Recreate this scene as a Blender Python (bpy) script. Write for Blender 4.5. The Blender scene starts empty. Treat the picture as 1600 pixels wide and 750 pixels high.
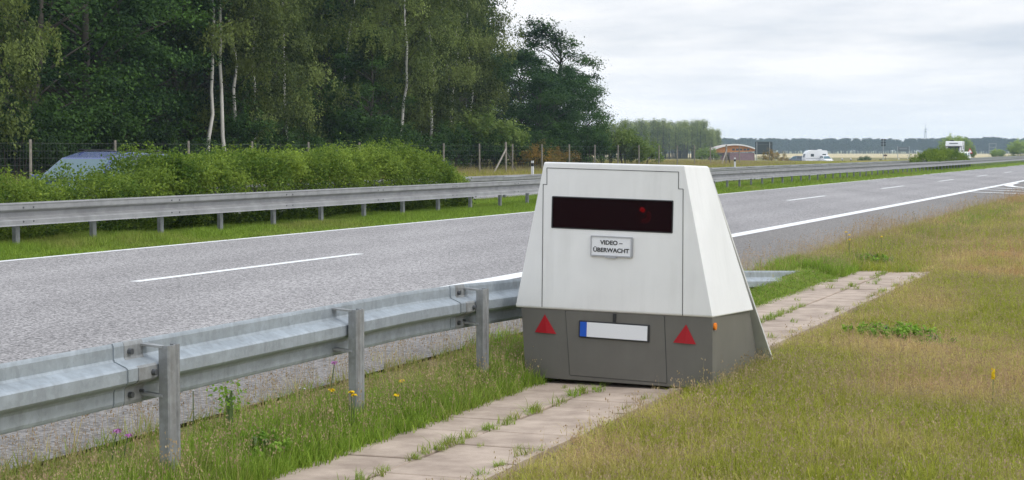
import bpy, bmesh, math, random
import numpy as np
from mathutils import Vector, Matrix, Euler
R = math.radians
rng = np.random.default_rng(7)
random.seed(7)
scene = bpy.context.scene
COL = scene.collection

# ------------------------------------------------------------------ camera, world, sun, exposure
TH = 0.3632151; KC = 1.07e-4; CT, ST = math.cos(TH), math.sin(TH)
CAM_H = 1.535
cam = bpy.data.cameras.new('camera'); camo = bpy.data.objects.new('camera', cam); COL.objects.link(camo)
cam.sensor_width = 36; cam.lens = 2819.24 / 1600 * 36
cam.clip_start = 0.1; cam.clip_end = 9000
camo.location = (0, 0, CAM_H)
camo.rotation_euler = (R(90) - math.atan((375 - 234.98) / 2819.24), 0, 0)
scene.camera = camo
scene.render.resolution_x, scene.render.resolution_y = 1024, 480

SUN_EL, SUN_AZ = R(50), R(116)          # azimuth clockwise from +Y
sun = bpy.data.lights.new('sun', 'SUN'); suno = bpy.data.objects.new('sun', sun); COL.objects.link(suno)
sun.energy = 1.0; sun.angle = R(14); sun.color = (1, .965, .91)
sdir = Vector((math.sin(SUN_AZ) * math.cos(SUN_EL), math.cos(SUN_AZ) * math.cos(SUN_EL), math.sin(SUN_EL)))
suno.rotation_euler = sdir.to_track_quat('Z', 'Y').to_euler()
suno.location = (30, -10, 60)

w = bpy.data.worlds.new('World'); scene.world = w; w.use_nodes = True
nt = w.node_tree; nt.nodes.clear()
def N(t, nt_=None, **kw):
    n = (nt_ or nt).nodes.new(t)
    for k_, v in kw.items(): setattr(n, k_, v)
    return n
def mathn(op, a, b=None, nt_=None, clamp=False):
    t_ = nt_ or nt
    n = t_.nodes.new('ShaderNodeMath'); n.operation = op; n.use_clamp = clamp
    for i, v in enumerate((a, b)):
        if v is None: continue
        if isinstance(v, (int, float)): n.inputs[i].default_value = v
        else: t_.links.new(v, n.inputs[i])
    return n.outputs[0]
lk = nt.links.new
sky = N('ShaderNodeTexSky', sky_type='NISHITA', sun_disc=False, sun_elevation=SUN_EL, sun_rotation=SUN_AZ)
bg1 = N('ShaderNodeBackground'); bg1.inputs[1].default_value = 0.1; lk(sky.outputs[0], bg1.inputs[0])
tc = N('ShaderNodeTexCoord'); sp = N('ShaderNodeSeparateXYZ'); lk(tc.outputs['Generated'], sp.inputs[0])
zc = mathn('MAXIMUM', sp.outputs[2], 0.0)
den = mathn('ADD', zc, 0.05)
cx = mathn('DIVIDE', sp.outputs[0], den); cy = mathn('DIVIDE', sp.outputs[1], den)
cmb = N('ShaderNodeCombineXYZ'); lk(cx, cmb.inputs[0]); lk(mathn('MULTIPLY', cy, 0.62), cmb.inputs[1]); cmb.inputs[2].default_value = 3.7
noi = N('ShaderNodeTexNoise'); noi.inputs['Scale'].default_value = 0.34; noi.inputs['Detail'].default_value = 7; noi.inputs['Roughness'].default_value = .55
lk(cmb.outputs[0], noi.inputs['Vector'])
cr = N('ShaderNodeValToRGB'); lk(noi.outputs[0], cr.inputs[0])
cr.color_ramp.elements[0].position = .40; cr.color_ramp.elements[0].color = (.63, .69, .78, 1)
cr.color_ramp.elements[1].position = .57; cr.color_ramp.elements[1].color = (1.0, 1.0, 1.02, 1)
hm = N('ShaderNodeMapRange'); lk(zc, hm.inputs[0]); hm.inputs[1].default_value = 0.005; hm.inputs[2].default_value = 0.06; hm.inputs[3].default_value = .8; hm.inputs[4].default_value = 0
hmx = N('ShaderNodeMix', data_type='RGBA'); lk(hm.outputs[0], hmx.inputs[0]); lk(cr.outputs[0], hmx.inputs[6]); hmx.inputs[7].default_value = (1.13, 1.155, 1.21, 1)
dotn = N('ShaderNodeVectorMath', operation='DOT_PRODUCT'); lk(tc.outputs['Generated'], dotn.inputs[0]); dotn.inputs[1].default_value = sdir
sg = mathn('MULTIPLY', mathn('POWER', mathn('MAXIMUM', dotn.outputs[1], 0.0), 2.0), .55)
gain = mathn('ADD', mathn('ADD', mathn('MULTIPLY', mathn('MINIMUM', zc, 1.0), .75), 1.0), sg)
bg2 = N('ShaderNodeBackground'); lk(hmx.outputs[2], bg2.inputs[0]); lk(gain, bg2.inputs[1])
mx = N('ShaderNodeMixShader'); mx.inputs[0].default_value = .93
lk(bg1.outputs[0], mx.inputs[1]); lk(bg2.outputs[0], mx.inputs[2])
wo = N('ShaderNodeOutputWorld'); lk(mx.outputs[0], wo.inputs[0])
scene.view_settings.view_transform = 'Standard'; scene.view_settings.look = 'None'
scene.view_settings.exposure = .05; scene.view_settings.gamma = 1; scene.view_settings.use_curve_mapping = False
scene.cycles.max_bounces = 6; scene.cycles.transparent_max_bounces = 8
scene.cycles.volume_bounces = 1

# ------------------------------------------------------------------ coordinates
def shift(s): 
    s = np.asarray(s, float)
    return np.where(s < 500, .5 * KC * s * s, .5 * KC * 250000 + KC * 500 * (s - 500))
def W(s, o, z=0.0):
    """point at distance s along the motorway and offset o to the left of the camera"""
    oo = o + float(shift(s))
    return (s * ST - oo * CT, s * CT + oo * ST, z)
def WA(s, o, z):
    oo = o + shift(s)
    return np.stack([s * ST - oo * CT, s * CT + oo * ST, np.broadcast_to(z, np.shape(s))], -1)
def SO(X, Y):
    s = X * ST + Y * CT; oo = -(X * CT - Y * ST)
    return s, oo - shift(s)
PO = [-1500, -60, -12, -3, 0, 3.36, 3.48, 4.5, 4.8, 5.3, 5.37, 5.47, 7.77, 15.05, 15.4, 17, 18.5, 19.2, 30.5, 33, 36, 60, 400]
PZ = [-1.5, -.9, -.50, -.30, -.25, -.166, -.20, -.175, -.085, -.025, -.020, -.05, -.03, .02, .06, .08, .06, .0, .0, .05, .1, .3, .3]
def sstep(a, b, x):
    t = np.clip((x - a) / (b - a), 0, 1); return t * t * (3 - 2 * t)
def zg(s, o):
    z = np.interp(o, PO, PZ)
    d = sstep(200, 300, s) * sstep(33, 50, o)
    z = z * (1 - d) + (-1.0) * d
    r = sstep(56, 66, s) * (o < 5.5)
    z = z * (1 - r) + (-.035) * r * sstep(-40, -5, o) + (-.6) * r * (1 - sstep(-40, -5, o))
    return z
def zr(o): return .0067 * (min(max(o, 5.4), 15.1) - 7.77)
class VN:
    """2-D value noise"""
    def __init__(s, seed, n=64):
        s.n = n; s.g = np.random.default_rng(seed).random((n, n))
    def __call__(s, x, y):
        xi = np.floor(x).astype(int); yi = np.floor(y).astype(int); fx = x - xi; fy = y - yi
        fx = fx * fx * (3 - 2 * fx); fy = fy * fy * (3 - 2 * fy); n = s.n; g = s.g
        a = g[xi % n, yi % n]; b = g[(xi + 1) % n, yi % n]; c = g[xi % n, (yi + 1) % n]; d = g[(xi + 1) % n, (yi + 1) % n]
        return (a * (1 - fx) + b * fx) * (1 - fy) + (c * (1 - fx) + d * fx) * fy
    def fbm(s, x, y): return .55 * s(x, y) + .28 * s(x * 2.1 + 9, y * 2.1) + .17 * s(x * 4.3, y * 4.3 + 5)

# ------------------------------------------------------------------ materials
MATS = {}
def mat(name, col, rough=.6, metal=0., spec=.5, var=0., vscale=5., bump=0., bscale=40., col2=None, coat=0., streak=0., streakcol=(.2, .19, .17), spangle=0.):
    if name in MATS: return MATS[name]
    m = bpy.data.materials.new(name); m.use_nodes = True; t = m.node_tree; b = t.nodes['Principled BSDF']
    b.inputs['Base Color'].default_value = (*col, 1); b.inputs['Roughness'].default_value = rough
    b.inputs['Metallic'].default_value = metal; b.inputs['Specular IOR Level'].default_value = spec; b.inputs['Coat Weight'].default_value = coat
    tcn = t.nodes.new('ShaderNodeTexCoord')
    if var or col2:
        n = t.nodes.new('ShaderNodeTexNoise'); n.inputs['Scale'].default_value = vscale; n.inputs['Detail'].default_value = 6; n.inputs['Roughness'].default_value = .62
        t.links.new(tcn.outputs['Object'], n.inputs['Vector'])
        r = t.nodes.new('ShaderNodeValToRGB'); t.links.new(n.outputs[0], r.inputs[0])
        c1 = tuple(c * (1 - var) for c in col); c2 = col2 if col2 else tuple(min(1, c * (1 + var)) for c in col)
        r.color_ramp.elements[0].position = .34; r.color_ramp.elements[0].color = (*c1, 1)
        r.color_ramp.elements[1].position = .66; r.color_ramp.elements[1].color = (*c2, 1)
        t.links.new(r.outputs[0], b.inputs['Base Color'])
    if streak or spangle:
        src = b.inputs['Base Color'].links[0].from_socket if b.inputs['Base Color'].links else None
        mc = t.nodes.new('ShaderNodeMix'); mc.data_type = 'RGBA'
        if src: t.links.new(src, mc.inputs[6])
        else: mc.inputs[6].default_value = (*col, 1)
        mc.inputs[7].default_value = (*streakcol, 1)
        mpn = t.nodes.new('ShaderNodeMapping'); mpn.inputs['Scale'].default_value = (9, 9, .8); t.links.new(tcn.outputs['Object'], mpn.inputs[0])
        ns = t.nodes.new('ShaderNodeTexNoise'); ns.inputs['Scale'].default_value = 1.6; ns.inputs['Detail'].default_value = 7; ns.inputs['Roughness'].default_value = .65; t.links.new(mpn.outputs[0], ns.inputs['Vector'])
        nb = t.nodes.new('ShaderNodeTexNoise'); nb.inputs['Scale'].default_value = 1.7; nb.inputs['Detail'].default_value = 4; t.links.new(tcn.outputs['Object'], nb.inputs['Vector'])
        f1 = t.nodes.new('ShaderNodeMapRange'); t.links.new(ns.outputs[0], f1.inputs[0]); f1.inputs[1].default_value = .45; f1.inputs[2].default_value = .8
        f2 = t.nodes.new('ShaderNodeMapRange'); t.links.new(nb.outputs[0], f2.inputs[0]); f2.inputs[1].default_value = .42; f2.inputs[2].default_value = .72
        ff = mathn('MULTIPLY', mathn('MULTIPLY', f1.outputs[0], mathn('ADD', f2.outputs[0], .25, t), t), streak, t, True)
        if spangle:
            vo = t.nodes.new('ShaderNodeTexVoronoi'); vo.inputs['Scale'].default_value = 38; t.links.new(tcn.outputs['Object'], vo.inputs['Vector'])
            sc_ = t.nodes.new('ShaderNodeSeparateColor'); t.links.new(vo.outputs['Color'], sc_.inputs[0]); ff = mathn('ADD', ff, mathn('MULTIPLY', sc_.outputs[0], spangle, t), t, True)
        t.links.new(ff, mc.inputs[0]); t.links.new(mc.outputs[2], b.inputs['Base Color'])
    if bump:
        n2 = t.nodes.new('ShaderNodeTexNoise'); n2.inputs['Scale'].default_value = bscale; n2.inputs['Detail'].default_value = 4
        t.links.new(tcn.outputs['Object'], n2.inputs['Vector'])
        bp = t.nodes.new('ShaderNodeBump'); bp.inputs['Strength'].default_value = bump; bp.inputs['Distance'].default_value = .01
        t.links.new(n2.outputs[0], bp.inputs['Height']); t.links.new(bp.outputs[0], b.inputs['Normal'])
    MATS[name] = m; return m
def asphalt(name, lo, hi, tintscale=.25, lowvar=.12, grain=42., tracks=0.):
    m = bpy.data.materials.new(name); m.use_nodes = True; t = m.node_tree; b = t.nodes['Principled BSDF']
    L = t.links.new; tcn = t.nodes.new('ShaderNodeTexCoord')
    n = t.nodes.new('ShaderNodeTexNoise'); n.inputs['Scale'].default_value = grain; n.inputs['Detail'].default_value = 3; n.inputs['Roughness'].default_value = .75
    v = t.nodes.new('ShaderNodeTexVoronoi'); v.inputs['Scale'].default_value = grain * 1.1
    L(tcn.outputs['Object'], n.inputs['Vector']); L(tcn.outputs['Object'], v.inputs['Vector'])
    sepc = t.nodes.new('ShaderNodeSeparateColor'); L(v.outputs['Color'], sepc.inputs[0])
    mixf = mathn('ADD', mathn('MULTIPLY', n.outputs[0], .55, t), mathn('MULTIPLY', sepc.outputs[0], .45, t), t)
    r = t.nodes.new('ShaderNodeValToRGB'); L(mixf, r.inputs[0])
    r.color_ramp.elements[0].position = .28; r.color_ramp.elements[0].color = (*lo, 1)
    r.color_ramp.elements[1].position = .74; r.color_ramp.elements[1].color = (*hi, 1)
    n3 = t.nodes.new('ShaderNodeTexNoise'); n3.inputs['Scale'].default_value = tintscale; n3.inputs['Detail'].default_value = 5
    mp = t.nodes.new('ShaderNodeMapping'); mp.inputs['Rotation'].default_value = (0, 0, TH); mp.inputs['Scale'].default_value = (1.6, .12, 1)
    L(tcn.outputs['Object'], mp.inputs[0]); L(mp.outputs[0], n3.inputs['Vector'])
    mr = t.nodes.new('ShaderNodeMapRange'); L(n3.outputs[0], mr.inputs[0]); mr.inputs[1].default_value = .3; mr.inputs[2].default_value = .7; mr.inputs[3].default_value = 1 - lowvar; mr.inputs[4].default_value = 1 + lowvar
    sx = t.nodes.new('ShaderNodeSeparateXYZ'); L(tcn.outputs['Object'], sx.inputs[0])
    offn = mathn('SUBTRACT', mathn('MULTIPLY', sx.outputs[1], ST, t), mathn('MULTIPLY', sx.outputs[0], CT, t), t)
    trk = mathn('MULTIPLY', mathn('COSINE', mathn('MULTIPLY', mathn('SUBTRACT', offn, 8.7, t), 2 * math.pi / 1.83, t), None, t), tracks, t)
    L(mathn('MULTIPLY', mr.outputs[0], mathn('SUBTRACT', 1.0, trk, t), t), (vm := t.nodes.new('ShaderNodeVectorMath')).inputs[3]); vm.operation = 'SCALE'; L(r.outputs[0], vm.inputs[0])
    L(vm.outputs[0], b.inputs['Base Color']); b.inputs['Roughness'].default_value = .8; b.inputs['Specular IOR Level'].default_value = .35
    bp = t.nodes.new('ShaderNodeBump'); bp.inputs['Strength'].default_value = .35; bp.inputs['Distance'].default_value = .008; L(mixf, bp.inputs['Height']); L(bp.outputs[0], b.inputs['Normal'])
    return m
def leafmat(name, ca, cb, trans=.3, objvar=.25, attr_inst=False, cc=None, rough=.55):
    """foliage: colour varies per leaf (bv), per object, and for scattered plants by the instancer attribute tint"""
    m = bpy.data.materials.new(name); m.use_nodes = True; t = m.node_tree; t.nodes.clear(); L = t.links.new
    a = t.nodes.new('ShaderNodeAttribute'); a.attribute_name = 'bv'
    mixc = t.nodes.new('ShaderNodeMix'); mixc.data_type = 'RGBA'; L(a.outputs['Fac'], mixc.inputs[0]); mixc.inputs[6].default_value = (*ca, 1); mixc.inputs[7].default_value = (*cb, 1)
    out = mixc.outputs[2]
    if attr_inst:
        a2 = t.nodes.new('ShaderNodeAttribute'); a2.attribute_name = 'tint'; a2.attribute_type = 'INSTANCER'
        m2 = t.nodes.new('ShaderNodeMix'); m2.data_type = 'RGBA'; L(a2.outputs['Fac'], m2.inputs[0]); L(out, m2.inputs[6]); 
        m3 = t.nodes.new('ShaderNodeMix'); m3.data_type = 'RGBA'; L(a.outputs['Fac'], m3.inputs[0])
        m3.inputs[6].default_value = (*cc[0], 1); m3.inputs[7].default_value = (*cc[1], 1); L(m3.outputs[2], m2.inputs[7]); out = m2.outputs[2]
        m4 = t.nodes.new('ShaderNodeMix'); m4.data_type = 'RGBA'; L(mathn('SUBTRACT', a2.outputs['Fac'], 1.0, t, True), m4.inputs[0]); L(out, m4.inputs[6]); m4.inputs[7].default_value = (.48, .24, .12, 1); out = m4.outputs[2]
    oi = t.nodes.new('ShaderNodeObjectInfo')
    mr = t.nodes.new('ShaderNodeMapRange'); L(oi.outputs['Random'], mr.inputs[0]); mr.inputs[3].default_value = 1 - objvar; mr.inputs[4].default_value = 1 + objvar
    vm = t.nodes.new('ShaderNodeVectorMath'); vm.operation = 'SCALE'; L(out, vm.inputs[0]); L(mr.outputs[0], vm.inputs[3])
    d = t.nodes.new('ShaderNodeBsdfPrincipled'); d.inputs['Roughness'].default_value = rough; d.inputs['Specular IOR Level'].default_value = .12; L(vm.outputs[0], d.inputs['Base Color'])
    tr = t.nodes.new('ShaderNodeBsdfTranslucent'); L(vm.outputs[0], tr.inputs[0])
    ms = t.nodes.new('ShaderNodeMixShader'); ms.inputs[0].default_value = trans; L(d.outputs[0], ms.inputs[1]); L(tr.outputs[0], ms.inputs[2])
    o = t.nodes.new('ShaderNodeOutputMaterial'); L(ms.outputs[0], o.inputs[0])
    return m

M_ROAD = asphalt('asphalt', (.09, .084, .083), (.48, .454, .445), grain=50., lowvar=.14, tracks=.045)
M_SHOULDER = asphalt('shoulder_asphalt', (.095, .088, .082), (.30, .277, .258), grain=48)
M_RAMP = asphalt('ramp_asphalt', (.10, .10, .10), (.22, .215, .21))
M_LINE = mat('road_paint', (.70, .70, .69), .65, vscale=26, col2=(.83, .83, .82))
M_GALV = mat('galvanised_steel', (.36, .40, .43), .5, metal=.4, var=.14, vscale=7, bump=.05, bscale=25, streak=.55, streakcol=(.17, .18, .185), spangle=.22)
M_GALVD = mat('weathered_steel', (.30, .31, .31), .55, metal=.35, var=.2, vscale=9, bump=.05, streak=.95, streakcol=(.13, .12, .11), spangle=.2)
M_GALVM = mat('dull_galvanised_steel', (.30, .30, .30), .6, metal=.3, var=.15, vscale=3)
M_BOLT = mat('bolt_steel', (.12, .125, .13), .45, metal=.7)
M_WHITE = mat('white_trailer_paint', (.79, .78, .76), .42, var=.03, vscale=2.2, col2=(.83, .82, .80), streak=.24, streakcol=(.42, .41, .37))
M_GREY = mat('grey_trailer_paint', (.136, .127, .109), .5, var=.06, vscale=3, streak=.4, streakcol=(.19, .18, .155))
M_SEAL = mat('black_rubber', (.03, .03, .03), .6)
M_RED = mat('red_reflector', (.36, .005, .012), .45, spec=.35)
M_ORANGE = mat('orange_reflector', (.85, .22, .01), .3)
M_PLATE = mat('plate_white', (.80, .80, .81), .35)
M_BLUE = mat('plate_blue', (.01, .09, .50), .35)
M_BLACK = mat('black_plastic', (.02, .02, .021), .5)
M_ALU = mat('aluminium_edge', (.45, .45, .46), .3, metal=.9)
M_SLAB = mat('concrete_slab', (.345, .264, .205), .88, var=.16, vscale=3.5, bump=.2, bscale=60, col2=(.475, .378, .30))
M_WOOD = mat('weathered_wood', (.27, .24, .20), .8, var=.25, vscale=8)
M_WOODD = mat('dark_wood', (.10, .085, .07), .8, var=.2, vscale=8)
M_WIRE = mat('fence_wire', (.20, .21, .20), .5, metal=.5)
M_BARK = mat('bark', (.06, .05, .038), .9, var=.35, vscale=7, bump=.4, bscale=12)
M_GLASS = mat('dark_window_glass', (.035, .045, .05), .08, spec=.9)
M_TYRE = mat('tyre_rubber', (.02, .02, .02), .8)
M_RIM = mat('wheel_rim', (.45, .46, .47), .35, metal=.7)
M_CARWHITE = mat('white_vehicle_paint', (.80, .80, .80), .35, coat=.4)

# ground: soil and thatch, greener on the median
def ground_mat():
    m = bpy.data.materials.new('soil_and_thatch'); m.use_nodes = True; t = m.node_tree; b = t.nodes['Principled BSDF']; L = t.links.new
    tcn = t.nodes.new('ShaderNodeTexCoord')
    n = t.nodes.new('ShaderNodeTexNoise'); n.inputs['Scale'].default_value = .5; n.inputs['Detail'].default_value = 8; n.inputs['Roughness'].default_value = .7
    L(tcn.outputs['Object'], n.inputs['Vector'])
    r = t.nodes.new('ShaderNodeValToRGB'); L(n.outputs[0], r.inputs[0])
    e = r.color_ramp.elements; e[0].position = .3; e[0].color = (.15, .165, .045, 1); e[1].position = .7; e[1].color = (.30, .225, .115, 1)
    e2 = e.new(.5); e2.color = (.22, .20, .075, 1)
    n2 = t.nodes.new('ShaderNodeTexNoise'); n2.inputs['Scale'].default_value = 30; n2.inputs['Detail'].default_value = 5; L(tcn.outputs['Object'], n2.inputs['Vector'])
    mr = t.nodes.new('ShaderNodeMapRange'); L(n2.outputs[0], mr.inputs[0]); mr.inputs[1].default_value = .3; mr.inputs[2].default_value = .7; mr.inputs[3].default_value = .55; mr.inputs[4].default_value = 1.3
    vm = t.nodes.new('ShaderNodeVectorMath'); vm.operation = 'SCALE'; L(r.outputs[0], vm.inputs[0]); L(mr.outputs[0], vm.inputs[3])
    L(vm.outputs[0], b.inputs['Base Color']); b.inputs['Roughness'].default_value = .95; b.inputs['Specular IOR Level'].default_value = .1
    return m
M_GROUND = ground_mat()
M_LITTER = mat('forest_litter', (.055, .045, .025), .95, var=.3, vscale=.6, spec=.1)
M_GRAIN = mat('ripe_grain', (.50, .41, .23), .9, var=.12, vscale=.02, spec=.1)

# ------------------------------------------------------------------ mesh helpers
class MB:
    def __init__(s): s.v = []; s.f = []
    def add(s, vs, fs):
        b = len(s.v); s.v += [tuple(v) for v in vs]; s.f += [tuple(i + b for i in f) for f in fs]; return s
    def box(s, c, d, rz=0., rx=0., ry=0.):
        x, y, z = (a / 2 for a in d); e = Euler((rx, ry, rz)).to_matrix()
        vs = [e @ Vector((sx * x, sy * y, sz * z)) + Vector(c) for sz in (-1, 1) for sy in (-1, 1) for sx in (-1, 1)]
        return s.add(vs, [(0, 2, 3, 1), (4, 5, 7, 6), (0, 1, 5, 4), (1, 3, 7, 5), (3, 2, 6, 7), (2, 0, 4, 6)])
    def hexa(s, p):  # 8 corners: bottom ring 0-3, top ring 4-7
        return s.add(p, [(3, 2, 1, 0), (4, 5, 6, 7), (0, 1, 5, 4), (1, 2, 6, 5), (2, 3, 7, 6), (3, 0, 4, 7)])
    def prism(s, poly, d, up=None):   # polygon (3-D points) extruded by vector d
        n = len(poly); d = Vector(d); vs = [Vector(p) for p in poly] + [Vector(p) + d for p in poly]
        return s.add(vs, [tuple(range(n))[::-1], tuple(range(n, 2 * n))] + [(i, (i + 1) % n, n + (i + 1) % n, n + i) for i in range(n)])
    def tube(s, path, rad, seg=8, cap=True):
        P = [Vector(p) for p in path]; n = len(P); rr = rad if hasattr(rad, '__len__') else [rad] * n
        b = len(s.v); up = Vector((0, 0, 1)); prev = None
        for i in range(n):
            t = (P[min(i + 1, n - 1)] - P[max(i - 1, 0)]).normalized()
            a = prev - t * prev.dot(t) if prev is not None else (up.cross(t) if abs(t.z) < .95 else Vector((1, 0, 0)).cross(t).cross(t))
            a.normalize(); prev = a; c = t.cross(a)
            for k in range(seg):
                q = 2 * math.pi * k / seg; s.v.append(tuple(P[i] + (a * math.cos(q) + c * math.sin(q)) * rr[i]))
        for i in range(n - 1):
            for k in range(seg):
                s.f.append((b + i * seg + k, b + i * seg + (k + 1) % seg, b + (i + 1) * seg + (k + 1) % seg, b + (i + 1) * seg + k))
        if cap:
            s.f.append(tuple(b + k for k in range(seg))[::-1]); s.f.append(tuple(b + (n - 1) * seg + k for k in range(seg)))
        return s
    def disc(s, c, axis, r, h, seg=16):
        ax = Vector(axis).normalized(); return s.tube([Vector(c) - ax * h / 2, Vector(c) + ax * h / 2], r, seg)
    def loft(s, rings, closed=True, cap=True):
        b = len(s.v); n = len(rings[0])
        for r in rings: s.v += [tuple(p) for p in r]
        for i in range(len(rings) - 1):
            for k in range(n if closed else n - 1):
                s.f.append((b + i * n + k, b + i * n + (k + 1) % n, b + (i + 1) * n + (k + 1) % n, b + (i + 1) * n + k))
        if cap:
            s.f.append(tuple(b + k for k in range(n))[::-1]); s.f.append(tuple(b + (len(rings) - 1) * n + k for k in range(n)))
        return s
    def shift(s, d): s.v = [tuple(Vector(v) + Vector(d)) for v in s.v]; return s
    def build(s, name, m, parent=None, smooth=False, bevel=0., local=True):
        me = bpy.data.meshes.new(name); vs = s.v
        if parent is not None and not local:
            root = parent
            while root.parent is not None: root = root.parent
            inv = root.matrix_world.inverted(); vs = [tuple(inv @ Vector(v)) for v in vs]
        me.from_pydata(vs, [], s.f); me.validate()
        bm = bmesh.new(); bm.from_mesh(me); bmesh.ops.recalc_face_normals(bm, faces=bm.faces)
        if bevel: bmesh.ops.bevel(bm, geom=[e for e in bm.edges if len(e.link_faces) == 2 and e.calc_face_angle(0) > .5], offset=bevel, segments=2, affect='EDGES', profile=.6)
        bm.to_mesh(me); bm.free()
        if smooth:
            for p in me.polygons: p.use_smooth = True
        me.materials.append(m)
        o = bpy.data.objects.new(name, me); COL.objects.link(o)
        if parent is not None: o.parent = parent
        return o
def fast_mesh(name, v, faces4, m, attrs=None, faces3=None):
    me = bpy.data.meshes.new(name); v = np.ascontiguousarray(v, np.float32)
    n4 = len(faces4); n3 = 0 if faces3 is None else len(faces3)
    me.vertices.add(len(v)); me.vertices.foreach_set('co', v.ravel())
    loops = np.asarray(faces4, np.int32).ravel()
    starts = np.arange(n4, dtype=np.int32) * 4
    if n3:
        loops = np.concatenate([loops, np.asarray(faces3, np.int32).ravel()]); starts = np.concatenate([starts, n4 * 4 + np.arange(n3, dtype=np.int32) * 3])
    me.loops.add(len(loops)); me.loops.foreach_set('vertex_index', loops)
    me.polygons.add(n4 + n3); me.polygons.foreach_set('loop_start', starts)
    me.update(calc_edges=True)
    for k_, a in (attrs or {}).items():
        at = me.attributes.new(k_, 'FLOAT', 'POINT'); at.data.foreach_set('value', np.ascontiguousarray(a, np.float32))
    for mm in (m if isinstance(m, (list, tuple)) else [m]): me.materials.append(mm)
    return me
def tag(o, label=None, cat=None, group=None, kind=None):
    if label: o['label'] = label
    if cat: o['category'] = cat
    if group: o['group'] = group
    if kind: o['kind'] = kind
    return o
def thing(name, label, cat, loc=(0, 0, 0), rz=0., group=None, rot=None):
    o = bpy.data.objects.new(name, None); COL.objects.link(o); o.location = loc
    o.rotation_euler = rot if rot else (0, 0, rz); o.empty_display_size = .3
    o.matrix_world = Matrix.LocRotScale(Vector(loc), Euler(rot if rot else (0, 0, rz)), None)
    return tag(o, label, cat, group)
def copy_tree(o, parent=None):
    c = o.copy(); COL.objects.link(c)
    if parent is not None: c.parent = parent
    for ch in list(o.children): copy_tree(ch, c)
    return c
def link(me, name, parent=None):
    o = bpy.data.objects.new(name, me); COL.objects.link(o)
    if parent is not None: o.parent = parent
    return o
def structure(name, mb, m): return tag(mb.build(name, m), kind='structure')
def strip(s_list, o_lo, o_hi, z=None, dz=0.):
    mb = MB(); vs = []; fs = []
    for i, s in enumerate(s_list):
        a = o_lo(s) if callable(o_lo) else o_lo; b = o_hi(s) if callable(o_hi) else o_hi
        vs += [W(s, a, (zr(a) if z is None else z) + dz), W(s, b, (zr(b) if z is None else z) + dz)]
        if i: fs.append((2 * i - 2, 2 * i - 1, 2 * i + 1, 2 * i))
    return mb.add(vs, fs)

# ------------------------------------------------------------------ ground, roads, markings
def build_ground():
    s = np.unique(np.concatenate([np.arange(-80, 0, 8), np.arange(0, 80, 1.5), np.arange(80, 320, 5), np.arange(320, 700, 20), np.arange(700, 2000, 100), np.array([2500, 3500, 5000, 7000.])]))
    o = np.unique(np.concatenate([np.array([-5000, -2500, -1200., -600, -300, -150, -80, -50, -30]), np.arange(-24, 3, 1.), np.arange(3, 6, .25), np.arange(6, 20, .5), np.arange(20, 40, 1), np.arange(40, 110, 5), np.array([130, 160, 200, 300, 500, 900, 1600, 3000., 6000])]))
    Sg, Og = np.meshgrid(s, o, indexing='ij')
    Z = zg(Sg, Og)
    vn = VN(3)
    lump = (vn.fbm(Sg * .6 + 50, Og * .6 + 50) - .5) * .12
    mask = np.clip((3 - Og) / 1.5, 0, 1) * (Sg < 60)
    Z = Z + lump * mask
    P = WA(Sg, Og, Z)
    n, m_ = Sg.shape; idx = np.arange(n * m_).reshape(n, m_)
    q = np.stack([idx[:-1, :-1], idx[:-1, 1:], idx[1:, 1:], idx[1:, :-1]], -1).reshape(-1, 4)
    me = fast_mesh('ground', P.reshape(-1, 3), q, M_GROUND)
    for p in me.polygons: p.use_smooth = True
    o_ = link(me, 'ground'); tag(o_, kind='structure')
build_ground()
lumpN = VN(3)
def zgl(s, o):
    s = np.asarray(s, float); o = np.asarray(o, float)
    return zg(s, o) + (lumpN.fbm(s * .6 + 50, o * .6 + 50) - .5) * .12 * np.clip((3 - o) / 1.5, 0, 1) * (s < 60)

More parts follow.
